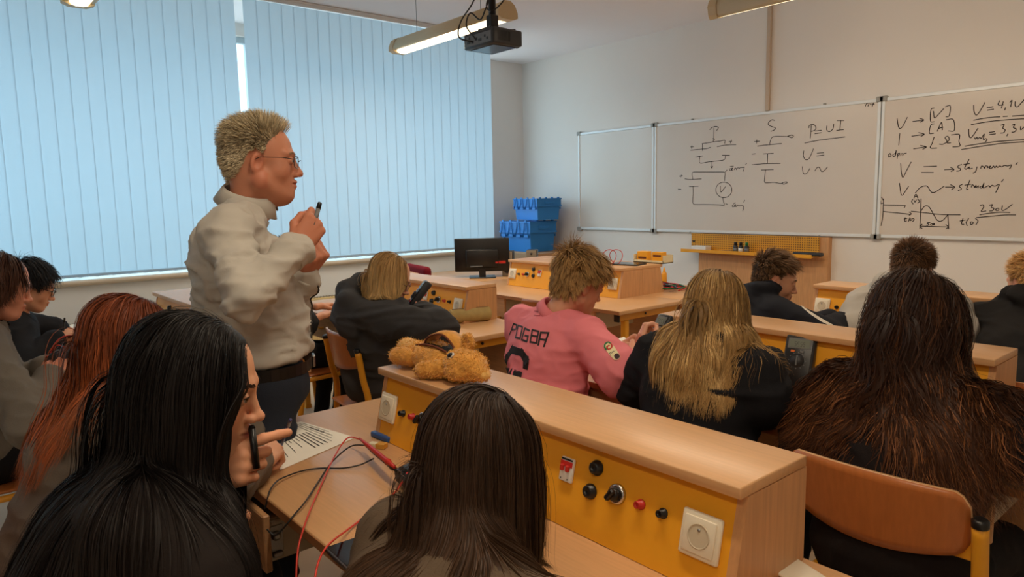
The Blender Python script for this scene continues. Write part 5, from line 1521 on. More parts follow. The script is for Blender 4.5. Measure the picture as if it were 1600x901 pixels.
# --- very long dark wavy hair, nearest the right edge
J = joints(at(1432, 606, 1.83), 0, (-.66, 1.79, .565), .185, er=at(1612, 712, 1.60), wr=at(1640, 640, 1.85), el=at(1262, 712, 1.98), wl=at(1245, 655, 2.2))
P11 = person('student with very long dark wavy hair on the curved plywood chair', (at(1432, 500, 1.86), 0, -22, 0, 1.0), J, (206, 156, 132), 'girl', False,
    garment=dict(mat=cloth('black_knit', (28, 22, 22)), inf=.026, amp=.010, seed=31, name='sweater'), trousers=BLACKC, g_h=.009,
    hands=[hand(J, 'l', at(1238, 630, 2.26), V(0, 0, 1), 'relaxed'), hand(J, 'r', at(1640, 610, 1.95), V(0, 0, 1), 'pen')])
_c11 = P11['hc']; _d11 = np.random.default_rng(9).uniform(.05, .95, 9200)
long_hair(P11, 8000, .58, (40, 24, 18), (86, 52, 32), vol=.030, m=28, width=.0008, nclump=170, camt=.35, seed=32, wavy=(.010, .15), grav=0.34, streak=((132, 84, 50), .22), len_var=.14, pw=1.6, jitter=.015, under=1200,
    drift=lambda p: np.stack([np.sign(p[:, 0] - _c11[0]) * _d11 * (p[:, 2] < _c11[2] - .08), -.10 * np.ones(len(p)), np.zeros(len(p))], 1))

# --- white striped jacket, short brown hair
J = joints(at(1184, 468, 3.42), -28, (-1.72, 2.93, .565), .185, er=at(1288, 522, 3.12), wr=at(1312, 506, 3.30), wl=at(1300, 500, 3.5))
P12 = person('short haired student in a dark jacket with white sleeve stripe, face in profile', (at(1212, 436, 3.40), -52, -16, 0, .98), J, (216, 160, 128), 'boy', False,
    garment=dict(mat=cloth('navy_fleece', (28, 30, 38)), inf=.026, amp=.010, seed=41, name='jacket', extra=lambda J, sp, R, nk: hood(J['neck'], -R[:, 1], R[:, 0], sp, .13, .036, .05)), trousers=DENIM, g_h=.0095,
    hands=[hand(J, 'r', at(1322, 500, 3.38), V(0, 0, 1), 'hold'), hand(J, 'l', at(1312, 496, 3.5), V(0, 0, 1), 'relaxed')])
short_hair(P12, 5200, .065, (78, 58, 42), (128, 96, 66), comb=(0, 1.0, .1), lift=.35, tousle=.14, width=.0010, seed=42, side_len=.24, fringe=.030, grav=.12, nclump=120, camt=.35)
eyebrows(P12, (80, 58, 40))
decal(P12, [[(1230, 457), (1238, 462), (1248, 474), (1262, 486), (1280, 498), (1298, 508)]], .016, 'sleeve_stripe', mat('white_piping', (214, 206, 192), .7, .2))

# --- grey hood, short brown hair
J = joints(at(1420, 466, 3.26), 4, (-1.19, 3.06, .565), .19, el=at(1326, 522, 3.25), wl=at(1345, 500, 3.5), er=at(1500, 520, 3.05))
P13 = person('short haired student in a pale grey hood, behind the long dark hair', (at(1426, 422, 3.26), 4, -22, 0, 1.0), J, (206, 150, 122), 'boy', False,
    garment=dict(mat=cloth('grey_marl', (176, 170, 162)), inf=.030, amp=.012, seed=51, name='hoodie', extra=lambda J, sp, R, nk: hood(J['neck'], -R[:, 1], R[:, 0], sp, .17, .046, .06)), trousers=DENIM, g_h=.0095,
    hands=[hand(J, 'l', at(1360, 494, 3.6), V(0, 0, 1), 'relaxed'), hand(J, 'r', J['wr'] + V(-.02, .1, 0), V(0, 0, 1), 'pen')])
short_hair(P13, 4800, .050, (66, 44, 28), (112, 78, 50), comb=(0, .8, .1), lift=.5, tousle=.2, width=.0010, seed=52, side_len=.5, grav=.12)

# --- blond, right edge
J = joints(at(1616, 486, 3.0), 22, (-.68, 2.94, .565), .185)
P14 = person('blond student in a black hooded top cut off by the right edge of the picture', (at(1612, 442, 3.0), 50, -10, 0, 1.0), J, (230, 172, 144), 'boy', False,
    garment=dict(mat=cloth('black_cotton', (30, 28, 28)), inf=.026, amp=.010, seed=61, name='hoodie', extra=lambda J, sp, R, nk: hood(J['neck'], -R[:, 1], R[:, 0], sp, .14, .04, .05)), trousers=DENIM, g_h=.0095,
    hands=[hand(J, 'r', J['wr'] + V(-.02, .1, 0), V(0, 0, 1), 'relaxed'), hand(J, 'l', J['wl'] + V(.03, .1, .0), V(0, 0, 1), 'relaxed')])
short_hair(P14, 4800, .048, (186, 136, 78), (226, 180, 116), comb=(0, .8, .1), lift=.5, tousle=.2, width=.0010, seed=62, side_len=.45, grav=.1)

# --- mostly hidden behind the teacher
J = joints(V(-4.34, 1.68, 1.03), 0, (-4.2, 1.62, .565), .18, er=at(476, 512, 4.10), wr=at(500, 494, 4.18), wl=at(500, 478, 4.40))
P15 = person('student almost hidden behind the teacher, only a bare forearm in view', (V(-4.36, 1.80, 1.13), 0, -42, 0, .95), J, (216, 158, 124), 'boy', False,
    garment=dict(mat=cloth('dark_cotton', (40, 40, 44)), inf=.022, amp=.010, seed=71, short=.9, name='shirt'), trousers=BLACKC, g_h=.011,
    hands=[hand(J, 'r', at(520, 484, 4.3), V(0, 0, 1), 'relaxed'), hand(J, 'l', at(518, 474, 4.5), V(0, 0, 1), 'relaxed')])
short_hair(P15, 1200, .05, (60, 42, 28), (96, 70, 46), width=.002, seed=72)

# --- left edge, brown hair, grey shirt
J = joints(at(-30, 512, 2.6), -4, (-3.28, .14, .565), .185, er=at(52, 668, 2.32), wr=at(78, 590, 2.52), el=at(20, 620, 2.85), wl=at(72, 572, 2.72))
P2 = person('brown haired student in a grey shirt cut off by the left edge, holding a device', (at(-2, 444, 2.6), -6, -18, 0, 1.0), J, (216, 150, 124), 'girl', False,
    garment=dict(mat=cloth('grey_brown_cotton', (112, 106, 98)), inf=.024, amp=.014, seed=81, name='shirt'), trousers=BLACKC, g_h=.009,
    hands=[hand(J, 'r', at(112, 562, 2.6), V(.8, 0, .5), 'hold'), hand(J, 'l', at(108, 552, 2.7), V(-.4, 0, .8), 'hold')])
long_hair(P2, 3000, .16, (62, 38, 30), (84, 54, 42), vol=.022, m=12, width=.0012, nclump=80, camt=.35, seed=82, wavy=(.006, .09), grav=0.34, back=.2, under=500, uw=.006)
shirt_collar(P2, cloth('collar_grey', (112, 106, 98)), .03, .068, .02)
eyebrows(P2, (70, 46, 34))

# --- black hair and glasses by the window
J = joints(at(24, 496, 3.6), -6, (-4.25, .27, .565), .18, er=at(34, 574, 3.36), wr=at(88, 531, 3.52), el=at(84, 516, 3.86), wl=at(62, 520, 3.9))
P3 = person('black haired student in dark glasses, writing by the window', (at(50, 446, 3.6), -8, -24, 0, 1.0), J, (222, 166, 136), 'boy', False,
    garment=dict(mat=cloth('black_navy_jacket', (32, 34, 40)), inf=.024, amp=.012, seed=91, name='jacket'), trousers=BLACKC, g_h=.0095,
    hands=[hand(J, 'r', at(112, 520, 3.58), V(.6, -.2, .7), 'pen'), hand(J, 'l', at(80, 526, 3.8), V(0, 0, 1), 'relaxed')])
short_hair(P3, 5200, .095, (18, 18, 22), (34, 34, 40), comb=(0, .8, -.1), lift=.3, tousle=.14, width=.0010, seed=92, side_len=.6, fringe=.01, grav=.3, m=9)
eyebrows(P3, (30, 26, 26)); glasses(P3, (24, 22, 26), r=.0018)

# --- long red hair
J = joints(at(176, 610, 1.72), -4, (-1.93, .185, .565), .18, wr=onz(394, 726, .82), er=V(-1.66, .50, .83))
P4 = person('student with long copper red hair in a taupe sweatshirt, writing on a worksheet', (at(207, 542, 1.71), -6, -24, 0, 1.0), J, (226, 176, 146), 'girl', False,
    garment=dict(mat=cloth('taupe_fleece', (112, 102, 92)), inf=.028, amp=.012, seed=101, name='sweatshirt'), trousers=DENIM, g_h=.008,
    hands=[hand(J, 'r', onz(440, 690, .845), V(.5, -.3, .8), 'pen')])
long_hair(P4, 6500, .38, (104, 46, 26), (156, 92, 58), vol=.018, m=22, width=.0008, nclump=120, camt=.3, seed=102, wavy=(.005, .16), grav=0.4, streak=((176, 92, 50), .2), back=.4,
    drift=lambda p: np.stack([np.zeros(len(p)), -.45 * (p[:, 2] < P4['hc'][2] - .06), np.zeros(len(p))], 1))

# --- long black hair, pen at the mouth
J = joints(at(232, 716, 1.22), -14, (-1.26, .04, .565), .175, wr=at(304, 752, 1.19), er=at(320, 905, 1.05), el=at(240, 880, 1.34), wl=at(290, 830, 1.34))
P5 = person('student with long black hair and dark top, holding a black pen to her mouth', (at(309, 602, 1.19), -33, -13, 0, 1.0), J, (224, 164, 128), 'girl', True, lips=(176, 92, 84),
    garment=dict(mat=cloth('black_brown_knit', (34, 28, 26)), inf=.018, amp=.008, seed=111, name='top'), trousers=BLACKC, g_h=.0075,
    hands=[hand(J, 'r', at(400, 714, 1.195), tocam(J['wr']) + CAMU * .15, 'point'), hand(J, 'l', at(330, 800, 1.36), V(0, 0, 1), 'fist')])
L5 = [(0, 30), (30, 30), (46, 24), (58, 12), (70, -2), (80, -14), (102, -20), (118, -30), (180, -36)]
long_hair(P5, 12000, .56, (16, 13, 14), (34, 27, 25), vol=.016, m=26, width=.0006, nclump=200, camt=.22, seed=112, wavy=(.002, .2), grav=.44, back=.75, part=-.012, var=.25, under=1200, line=L5, keep=[ell((.02, .136, -.07), (.13, .060, .115))],
    drift=lambda p: np.tile(-P5['R'][:, 1] * V(1, 1, 0) * .07, (len(p), 1)))
eyebrows(P5, (46, 30, 24), 70, 1.25); eye_lines(P5)
a, b = at(399, 714, 1.20), at(393, 664, 1.20)
pn = empty('pen', a, 0, 'black pen held against the lips of the black haired student', 'pen', 'pens')
MB().tube([V(0, 0, 0) - (b - a) * .35, (b - a) * .9], .0062, 10).build('barrel', M['black'], pn); MB().tube([(b - a) * .9, b - a], [.0062, .004], 10).build('cap', M['black_matt'], pn)

# --- nearest student, straight brown hair
J = joints(at(728, 862, 1.03), -4, (-.80, .265, .565), .18, drop=.05, er=at(880, 985, 1.0), wr=at(800, 925, 1.14), el=at(590, 985, 1.12), wl=at(690, 925, 1.2))
P7 = person('nearest student, long straight brown hair and a taupe top', (at(753, 726, 1.09), -4, -24, 0, .96), J, (206, 150, 120), 'girl', False,
    garment=dict(mat=cloth('taupe_cotton', (98, 82, 66)), inf=.016, amp=.008, seed=121, name='top'), trousers=DENIM, g_h=.0075,
    hands=[hand(J, 'r', J['wr'] + V(-.08, .05, 0), V(0, 0, 1), 'relaxed'), hand(J, 'l', J['wl'] + V(.08, .05, 0), V(0, 0, 1), 'relaxed')])
long_hair(P7, 11000, .30, (48, 34, 26), (80, 56, 38), vol=.011, m=22, width=.00055, nclump=200, camt=.22, seed=122, wavy=(.002, .2), grav=0.46, back=.25, part=.016, var=.22, under=1200)

# ------------------------------------------------------------------ things on the desks
# plush pencil case lying on the nearest console
CT = DZ + .0005 + .212
def ct(px, py, h=0.0): p = onz(px, py, CT); return p
bo = onz(652, 590, CT) + V(-.01, .085, 0)
bear = empty('plush_pencil_case', (bo[0], bo[1], CT + .0005), 0, 'tan plush animal pencil case lying unzipped on the nearest console', 'pencil case')
B0 = np.array(bear.location); bear.scale = (1.30, 1.12, 1.04)
def bearp(prims, h, name, mt, amp=.0025, seed=1):
    v, f = sdf_mesh(prims, h); v = v + vnormals(v, f) * (amp * (vnoise(v * 70, seed) - .5) + amp * .8 * (vnoise(v * 150, seed + 3) - .5))[:, None]
    return link(name, np_mesh(name, v, f, mt), bear), (v, f)
# local frame: x along the body (feet at -x, head at +x), y away from the viewer
body, bm1 = bearp([ell((-.035, 0, .036), (.085, .048, .036), k=.02), ell((.02, 0, .036), (.05, .044, .036), k=.02), ell((-.03, .02, .055), (.06, .03, .022), k=.02)], .0035, 'body', M['fur'])
head_, bm2 = bearp([ell((.105, -.008, .044), (.055, .050, .043), k=.02), cap_((.13, -.012, .042), (.172, -.014, .034), .026, .017, .02), ell((.112, -.045, .030), (.030, .020, .018), k=.012)], .0032, 'head', M['fur'])
muz, _ = bearp([ell((.178, -.014, .034), (.013, .015, .013), k=.01)], .0025, 'muzzle', M['fur_pale'], .0012)
ear, bm3 = bearp([ell((.098, .008, .100), (.020, .010, .026), k=.01), ell((.098, -.002, .100), (.012, .006, .017), k=.004, op='-')], .0028, 'ear', M['fur'])
arm, bm4 = bearp([cap_((.055, -.045, .03), (.025, -.066, .024), .024, .024, .02)], .003, 'arm', M['fur'])
leg1, bm5 = bearp([cap_((-.10, .012, .040), (-.155, .02, .038), .028, .024, .02), ell((-.165, .02, .036), (.02, .024, .026), k=.02)], .003, 'leg', M['fur_pale'])
leg2, bm6 = bearp([cap_((-.075, -.035, .034), (-.108, -.045, .032), .026, .026, .02)], .003, 'leg', M['fur'])
eb = MB().lathe([(.0, .0045), (.006, .004), (.0105, 0)], (.098, -.0445, .0735), unit(V(-.1, -.72, .68)), 18); eb.build('eye_ring', M['white'], bear)
MB().lathe([(.0, .0062), (.005, .0055), (.0078, .0025)], (.0983, -.0455, .0745), unit(V(-.1, -.72, .68)), 18).build('eye', M['black'], bear)
hp_ = smooth_path([(-.055, .012, .066), (-.03, .012, .100), (.02, .012, .116), (.055, .012, .100), (.075, .012, .074)], 6)
fl = MB()
A = []
for i, p in enumerate(hp_):
    A.append([fl.bm.verts.new(tuple(p + V(0, dy, dz))) for dy, dz in ((-.02, 0), (0, .004), (.02, 0), (.02, -.008), (0, -.006), (-.02, -.008))])
for a, b in zip(A[:-1], A[1:]):
    fl._fin([fl.bm.faces.new((a[k], a[(k + 1) % 6], b[(k + 1) % 6], b[k])) for k in range(6)], True)
fl.build('open_flap', M['fur'], bear)
MB().tube([p + V(0, -.021, -.004) for p in hp_], .0028, 6).tube(smooth_path([(-.07, -.018, .067), (-.03, -.02, .076), (.02, -.02, .076), (.07, -.02, .066)], 5), .003, 6).build('zip_tape', M['brown_trim'], bear)
MB().box((-.045, -.016, .06), (.06, .03, .0765), .004).build('lining', M['black_matt'], bear)
rf = np.random.default_rng(77)
def fur(o, bmv, n, col=((214, 152, 70), (232, 182, 104)), ln=.007):
    v, f = bmv; ii = rf.choice(len(f), n); w = rf.random((n, 2)); q = v[f[ii]]
    X = (1 - w[:, :1]) * ((1 - w[:, 1:]) * q[:, 0] + w[:, 1:] * q[:, 1]) + w[:, :1] * ((1 - w[:, 1:]) * q[:, 3] + w[:, 1:] * q[:, 2])
    N = vnormals(v, f)[f[ii, 0]]; D = N * .7 + rf.normal(0, .45, (n, 3)) + V(-.35, -.1, -.25); D /= np.linalg.norm(D, axis=1, keepdims=True)
    S = X[:, None] + D[:, None] * (np.linspace(0, 1, 3)[None, :, None] * (ln * rf.uniform(.5, 1.2, (n, 1, 1)))); c = strand_col(n, 3, col[0], col[1], rf, .15)
    me = hair_mesh('fur', S, np.full(n, .0007), c, V(0, 0, .03), M['fur_strand']); tag(link('fur', me, o), kind='stuff')
for o, bmv, n in ((body, bm1, 2600), (head_, bm2, 2600), (ear, bm3, 500), (arm, bm4, 700), (leg1, bm5, 800), (leg2, bm6, 700)): fur(o, bmv, n)

# multimeters
def multimeter(name, loc, label, R=None, w=.078, L=.16, t=.036):
    """lies along +y in its own frame, face +z."""
    r = empty(name, loc, 0, label, 'multimeter', 'digital multimeters')
    def put(mb, nm, mt=None, parent=r):
        o = mb.build(nm, mt, parent); return o
    body = MB().box((-w / 2, 0, 0), (w / 2, L, t), .010, seg=3).build('holster', M['dark_grey'], r)
    MB().box((-w / 2 + .007, .007, t - .001), (w / 2 - .007, L - .007, t + .0025), .003, seg=2).build('face', M['black'], r)
    MB().box((-w / 2 + .012, L - .052, t + .0024), (w / 2 - .012, L - .014, t + .0034), .001).build('display_frame', M['grey'], r)
    MB().box((-w / 2 + .017, L - .048, t + .0034), (w / 2 - .017, L - .019, t + .0042)).build('display', M['lcd'], r)
    d = MB()
    for k, x in enumerate((-.014, -.004, .006, .016)):
        for (dx, dy, a, b) in ((0, .0, .006, .0012), (0, .008, .006, .0012), (0, .016, .006, .0012), (.0025, .002, .0012, .006), (-.0025, .010, .0012, .006)):
            d.box((x + dx - a / 2, L - .044 + dy, t + .0042), (x + dx + a / 2, L - .044 + dy + b, t + .0045))
    d.build('display_digits', M['black'], r)
    for (x, mt) in ((-.020, M['orange']), (.012, M['grey'])): MB().box((x - .007, L - .066, t + .0024), (x + .007, L - .058, t + .005), .001).build('button', mt, r)
    MB().lathe([(.024, .0024), (.024, .004), (.020, .0045), (.018, .009), (0, .009)], (0, L - .095, t), (0, 0, 1), 28).build('dial', M['dark_grey'], r)
    MB().box((-.0025, L - .114, t + .009), (.0025, L - .078, t + .012), .001).build('dial_pointer', M['grey'], r)
    k = MB()
    for a in range(12):
        th = a * math.pi / 6; k.box((.029 * math.cos(th) - .0015, L - .095 + .029 * math.sin(th) - .0015, t + .0024), (.029 * math.cos(th) + .0015, L - .095 + .029 * math.sin(th) + .0015, t + .0029))
    k.build('dial_mark', M['grey'], r)
    for (x, mt) in ((-.022, M['black_matt']), (0, M['black_matt']), (.022, M['red'])): MB().lathe([(.0062, .002), (.0062, .005), (.0035, .005), (.003, .0026)], (x, .018, t), (0, 0, 1), 12).build('jack', mt, r)
    if R is not None: r.rotation_euler = R
    return r
pm = onz(628, 762, DZ)
m1 = multimeter('multimeter', V(pm[0], pm[1], DZ + .001), 'dark multimeter with crossed test probes on it, beside the nearest head', (math.radians(12), 0, math.radians(-8)))
pc = onz(1230, 603, DZ)
m2p = at(1196, 610, 2.38)
m2 = multimeter('multimeter', V(m2p[0], 2.355, DZ + .001), 'charcoal multimeter with grey display leaning upright on the middle console', (math.radians(66), 0, math.radians(10)), .105, .205, .042)
m3p = at(646, 481, 3.52)
m3 = multimeter('multimeter', m3p, 'blue grey multimeter held up by the blonde student in charcoal', (math.radians(50), 0, math.radians(-25)), .075, .15)
m4p = at(1022, 548, 2.78)
m4 = multimeter('multimeter', m4p, 'dark multimeter held up in front of the pink shirt', (math.radians(55), 0, math.radians(-10)), .075, .15)
m5p = at(84, 572, 2.62)
m5 = multimeter('multimeter', m5p, 'small multimeter with red and black leads held at the left edge', (math.radians(25), 0, math.radians(-50)), .07, .13)

# test leads: one red, one black, with their probes
def lead(name, pts, r, mt, label, group='test leads', probe=None, pmat=None):
    o = empty(name, pts[0], 0, label, 'cable', group); b = np.array(pts[0], float)
    MB().tube([p - b for p in smooth_path(pts, 6)], r, 7).build('cable', mt, o)
    if probe:
        a, c = probe[0] - b, probe[1] - b; d = c - a
        MB().tube([a, a + d * .12, a + d * .25, a + d * .68, a + d * .72, a + d * .74, a + d * .86], [.0035, .0045, .0062, .0068, .0088, .006, .0042], 10).build('probe_handle', pmat or mt, o)
        MB().tube([a + d * .86, c], [.0012, .0008], 6).build('probe_tip', M['chrome'], o)
    return o
zt = DZ + .004
D_ = lambda x, y, dz=0.0: onz(x, y, zt + dz)
off_ = lambda x, y, dep: at(x, y, dep)
lead('test_lead', [D_(563, 686, .035), D_(543, 684, .03), D_(522, 714, .015), D_(497, 768, .004), D_(484, 798, .008), off_(474, 826, 1.52), off_(465, 862, 1.47), off_(462, 920, 1.42)], .0021, M['red_wire'],
     'red test lead hanging over the desk edge nearest the black haired student', probe=(D_(562, 685, .036), D_(627, 738, .050)), pmat=M['red'])
lead('test_lead', [D_(571, 695, .02), D_(548, 697, .022), D_(520, 720, .012), D_(500, 748, .004), D_(478, 782, .008), off_(458, 806, 1.60), off_(440, 828, 1.58), off_(428, 836, 1.58), off_(417, 826, 1.58)], .0021, M['black_wire'],
     'black test lead looping down into the open drawer', probe=(D_(570, 694, .022), D_(634, 746, .044)), pmat=M['black'])
lead('test_lead', [D_(584, 716, .01), D_(562, 726, .006), D_(535, 731, .0), D_(500, 731, .0), D_(470, 736, .002), D_(442, 746, .006), D_(430, 754, .008), off_(421, 768, 1.72), off_(414, 795, 1.70)], .0021, M['black_wire'],
     'black test lead lying flat across the desk towards its corner')
lead('test_lead', [D_(634, 738, .036), D_(629, 752, .02), D_(612, 774, .0), D_(575, 803, .0), D_(542, 828, .008), off_(514, 850, 1.38), off_(498, 876, 1.33), off_(490, 915, 1.28)], .0023, M['red_wire'],
     'red test lead plugged into the near multimeter and dropping over the desk edge')
for nm, c, mt, a in (('test_lead', 'red', M['red_wire'], 0), ('test_lead', 'black', M['black_wire'], 5)):
    q = [(82, 566), (80, 548 + a), (92, 530 + a), (110, 524), (118, 532 + a), (104, 541), (88, 540), (78, 556 - a)]
    lead(nm, [at(x, y, 2.6) for x, y in q], .0024, mt, c + ' test lead curling over the device at the left edge')
    q = [(1002, 575 + a), (985, 560 + a), (968, 540), (955, 530 + a), (945, 536 + a), (952, 552), (975, 560 + a)]
    lead(nm, [onz(x, y, DZ + .006 + .008 * (k % 3)) for k, (x, y) in enumerate(q)], .0028, mt, c + ' test lead on the desk beside the pink sleeve')
# tangle of leads on the front desk
tg = onz(1042, 452, DZ)
rt = np.random.default_rng(5)
for k, (mt, nm) in enumerate(((M['red_wire'], 'red'), (M['black_wire'], 'black'), (M['green'], 'green'), (M['red'], 'bright red'), (M['black'], 'thin black'))):
    pts = [V(tg[0] + .16 * math.cos(t * 1.3 + k) * (1 - .05 * t) + rt.normal(0, .03), tg[1] + .10 * math.sin(t * 1.7 + k * 2) + rt.normal(0, .03), DZ + .008 + .012 * k / 2 + .01 * abs(math.sin(t * 2))) for t in np.linspace(0, 6, 14)]
    lead('test_lead', pts, .0045, mt, nm + ' lead in the tangle of cables on the front desk', 'tangled leads on the front desk')

# worksheet, pens, small things on the nearest desk
pp = [onz(x, y, DZ + .0012) for x, y in ((404, 672), (470, 658), (556, 683), (438, 734))]
ws = empty('worksheet', pp[0], 0, 'printed worksheet under the writing hand on the nearest desk', 'paper')
b0 = np.array(pp[0]); MB().poly([p - b0 for p in (pp[0], pp[3], pp[2], pp[1])]).build('sheet', M['paper'], ws)
tx = MB(); u_, v_ = pp[2] - pp[1], pp[0] - pp[1]
def wq(a, b): return pp[1] + u_ * a + (v_ * (1 - a) + (pp[3] - pp[2]) * a) * b + V(0, 0, .0006) - b0
for i in range(15):
    bb = .06 + i * .06
    if 4 <= i <= 7: segs = [(.40, .85)]
    else: segs = [(.08, .08 + rt.uniform(.3, .8))]
    for (a0, a1) in segs: ribbon(tx, [wq(a0, bb), wq(a1, bb)], .0022 if i not in (4, 5, 6, 7) else .004, (0, 0, 1))
for k in range(6): ribbon(tx, smooth_path([wq(.3 + .05 * k + .02 * math.cos(t), .12 + .03 * math.sin(t * 2)) for t in np.linspace(0, 5, 5)], 3), .0016, (0, 0, 1))
tx.build('print', M['ink_faint'], ws)
def pen(name, a, b, label, mb_, mc, r=.0048):
    o = empty(name, a, 0, label, 'pen', 'pens'); d = b - a
    MB().tube([V(0, 0, 0), d * .07, d * .10, d * .8], [.0008, .0022, r * .85, r], 10).build('barrel', mb_, o); MB().tube([d * .8, d * .985, d], [r * 1.05, r, r * .6], 10).build('cap', mc, o); return o
NAVY = mat('navy_plastic', (40, 40, 96), .4, .5)
pen('pen', onz(438, 700, DZ + .01), at(454, 655, 1.78), 'blue ballpoint pen in the hand above the worksheet', NAVY, NAVY)
pen('pen', at(98, 530, 3.57), at(101, 496, 3.55), 'dark pen upright in the hand of the student by the window', M['dark_grey'], M['dark_grey'])
pen('pen', at(656, 492, 3.48), at(669, 477, 3.42), 'black pen in the hand of the student in the charcoal hoodie', M['black'], M['black'])
pen('pen', at(1508, 508, 3.0), at(1526, 496, 3.02), 'dark pen seen beside the long dark hair', M['black'], M['black'])
e1 = onz(596, 686, DZ); MB_ = MB().box((-.045, -.010, 0), (.045, .010, .016), .003).build('glue_stick', M['blue'], None, (e1[0], e1[1], DZ + .001), math.radians(4))
tag(MB_, 'small blue stick lying at the foot of the nearest console', 'stick')
e2 = onz(590, 699, DZ); er_ = empty('eraser', (e2[0], e2[1], DZ + .001), math.radians(28), 'tan eraser in a card sleeve in front of the blue stick', 'eraser')
MB().box((-.026, -.011, 0), (.012, .011, .013), .002).build('rubber', M['clear_box'], er_); MB().box((.0, -.012, -.0), (.028, .012, .014), .001).build('sleeve', mat('card_sleeve', (206, 150, 60), .6), er_)
# black tablet left of the nearest student
ta = empty('tablet', onz(560, 846, DZ + .001), math.radians(-18), 'black tablet computer on the desk left of the nearest student', 'tablet')
TZ = math.radians(-18)
tb = [onz(x, y, DZ + .012) for x, y in ((506, 853), (600, 822))]
dvec = unit(tb[1] - tb[0]); ta.location = tuple(tb[0] - V(0, 0, .0112)); ta.rotation_euler = (0, 0, math.atan2(dvec[1], dvec[0]))
MB().box((0, -.17, 0), (.25, 0, .009), .003, seg=2).build('case', M['steel'], ta); MB().box((.004, -.166, .0088), (.246, -.004, .0098)).build('screen', M['screen'], ta)
for k in range(2): MB().box((.10 + .03 * k, -.05, .0098), (.118 + .03 * k, -.012, .0102)).build('key', M['dark_grey'], ta)
# cream phone by the right end of the nearest console
ph = empty('phone', onz(1258, 892, DZ + .001), math.radians(-20), 'cream smartphone with two round cameras lying right of the nearest console', 'phone')
ph.location = (float(onz(1250, 884, DZ)[0]) + .01, float(onz(1250, 884, DZ)[1]) - .035, DZ + .001)
MB().box((-.075, -.036, 0), (.075, .036, .0078), .0035, seg=3).build('case', M['cream'], ph)
MB().box((-.072, .004, .0077), (-.044, .033, .0095), .004, seg=2).build('camera_island', M['cream'], ph)
for (x, y) in ((-.065, .011), (-.052, .026)): MB().lathe([(.0072, .009), (.0072, .0108), (.006, .0112), (0, .0112)], (x, y, 0), (0, 0, 1), 16).build('camera_lens', M['black'], ph)
# cylindrical pencil case and paper on the middle left desk
a, b = onz(703, 506, DZ), onz(765, 500, DZ); a[2] = b[2] = DZ + .042; mid = (a + b) / 2
pcs = empty('pencil_case', (mid[0], mid[1], DZ + .001), math.atan2((b - a)[1], (b - a)[0]), 'olive cylindrical pencil case on the desk of the hooded blonde student', 'pencil case')
hl = np.linalg.norm(b - a) / 2
MB().lathe([(.0, -hl), (.036, -hl), (.041, -hl + .006), (.042, 0), (.041, hl - .006), (.036, hl), (0, hl)], (0, 0, .042), (1, 0, 0), 24).build('body', M['pencil_case'], pcs)
MB().tube([(-hl * .9, -.008, .083), (hl * .9, -.008, .083)], .002, 6).build('zip', M['brown_trim'], pcs)
pq = [onz(x, y, DZ + .0015) for x, y in ((640, 496), (690, 482), (712, 492), (668, 506))]
b0 = pq[0]; pr = MB().poly([p - b0 for p in pq[::-1]]); o = pr.build('paper_sheet', M['paper'], None, pq[0]); tag(o, 'white sheet under the arms of the hooded blonde student', 'paper')
pq = [onz(x, y, DZ + .0015) for x, y in ((92, 512), (140, 500), (170, 512), (118, 526))]
b0 = pq[0]; o = MB().poly([p - b0 for p in pq[::-1]]).build('paper_sheet', M['paper'], None, pq[0]); tag(o, 'white sheet under the hand of the student by the window', 'paper')
pq = [onz(x, y, DZ + .0015) for x, y in ((925, 540), (975, 526), (1000, 545), (955, 562))]
b0 = pq[0]; o = MB().poly([p - b0 for p in pq[::-1]]).build('paper_sheet', M['paper'], None, pq[0]); tag(o, 'white sheet on the desk in front of the pink shirt', 'paper')
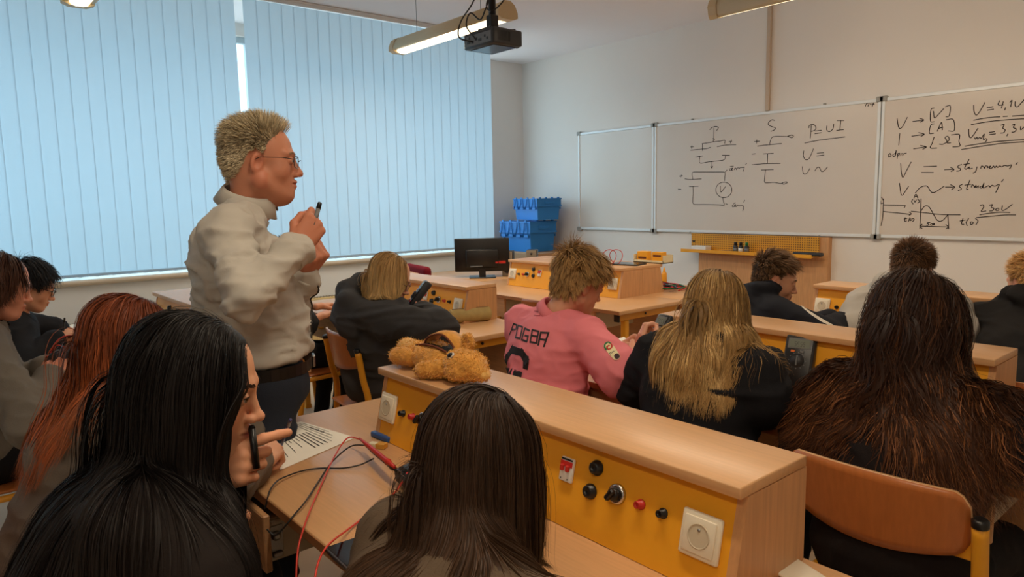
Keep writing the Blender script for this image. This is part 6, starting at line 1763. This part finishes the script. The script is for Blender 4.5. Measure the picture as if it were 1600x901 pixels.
# things on top of the front consoles
q = onz(980, 413, CT); lp = empty('tablet', (q[0], q[1], CT + .001), math.radians(12), 'flat black tablet on top of the teacher console', 'tablet')
MB().box((-.12, -.08, 0), (.12, .08, .009), .003).build('case', M['dark_grey'], lp); MB().box((-.116, -.076, .0088), (.116, .076, .0096)).build('screen', M['screen'], lp)
q = onz(1004, 411, CT); bx_ = empty('plastic_box', (q[0] + .02, q[1] + .10, CT + .001), 0, 'milky plastic box holding two yellow packs on the teacher console', 'box')
MB().box((-.14, -.06, 0), (.14, .06, .006)).box((-.14, -.06, 0), (-.136, .06, .06)).box((.136, -.06, 0), (.14, .06, .06)).box((-.14, .056, 0), (.14, .06, .06)).box((-.14, -.06, 0), (.14, -.056, .02)).build('tray', M['clear_box'], bx_)
for i, x in enumerate((-.08, .06)):
    o = empty('card_pack', (q[0] + .02 + x, q[1] + .095, CT + .0075), math.radians(6), ['yellow pack at the left in the plastic box', 'yellow pack with brown print at the right in the plastic box'][i], 'pack', 'yellow packs')
    MB().box((-.045, -.03, 0), (.045, .03, .075), .002).build('pack', M['yellow_panel'], o)
    MB().box((-.035, -.0306, .02 + .02 * i), (.035, -.03, .035 + .02 * i)).build('pack_print', M['brown_trim'], o)
for k, (x, y, lb) in enumerate(((947, 408, 'red wire ring standing on the console, left of the two'), (957, 408, 'red wire ring standing on the console, right of the two'))):
    q = onz(x, y + 6, CT); c = np.array([q[0], q[1] + .04, CT + .058])
    ring = [V(.05 * math.cos(t), .015 * math.sin(t * 2), .054 * math.sin(t)) for t in np.linspace(0, 2 * math.pi, 28)[:-1]]
    tag(MB().tube(ring, .0028, 6, closed=True).build('wire_ring', M['red_wire'], None, c, .3), lb, 'ring', 'red wire rings')
q = onz(1043, 441, DZ); gb = empty('glue_bottle', (q[0] - .02, q[1] - .02, DZ + .001), 0, 'small yellow bottle standing behind the cable tangle', 'bottle')
MB().lathe([(.0, 0), (.022, 0), (.023, .005), (.022, .075), (.012, .09)], n=16).build('body', M['yellow_metal'], gb); MB().lathe([(.0115, .088), (.0115, .096), (.004, .125), (.003, .125)], n=12).build('nozzle', M['yellow_panel'], gb)
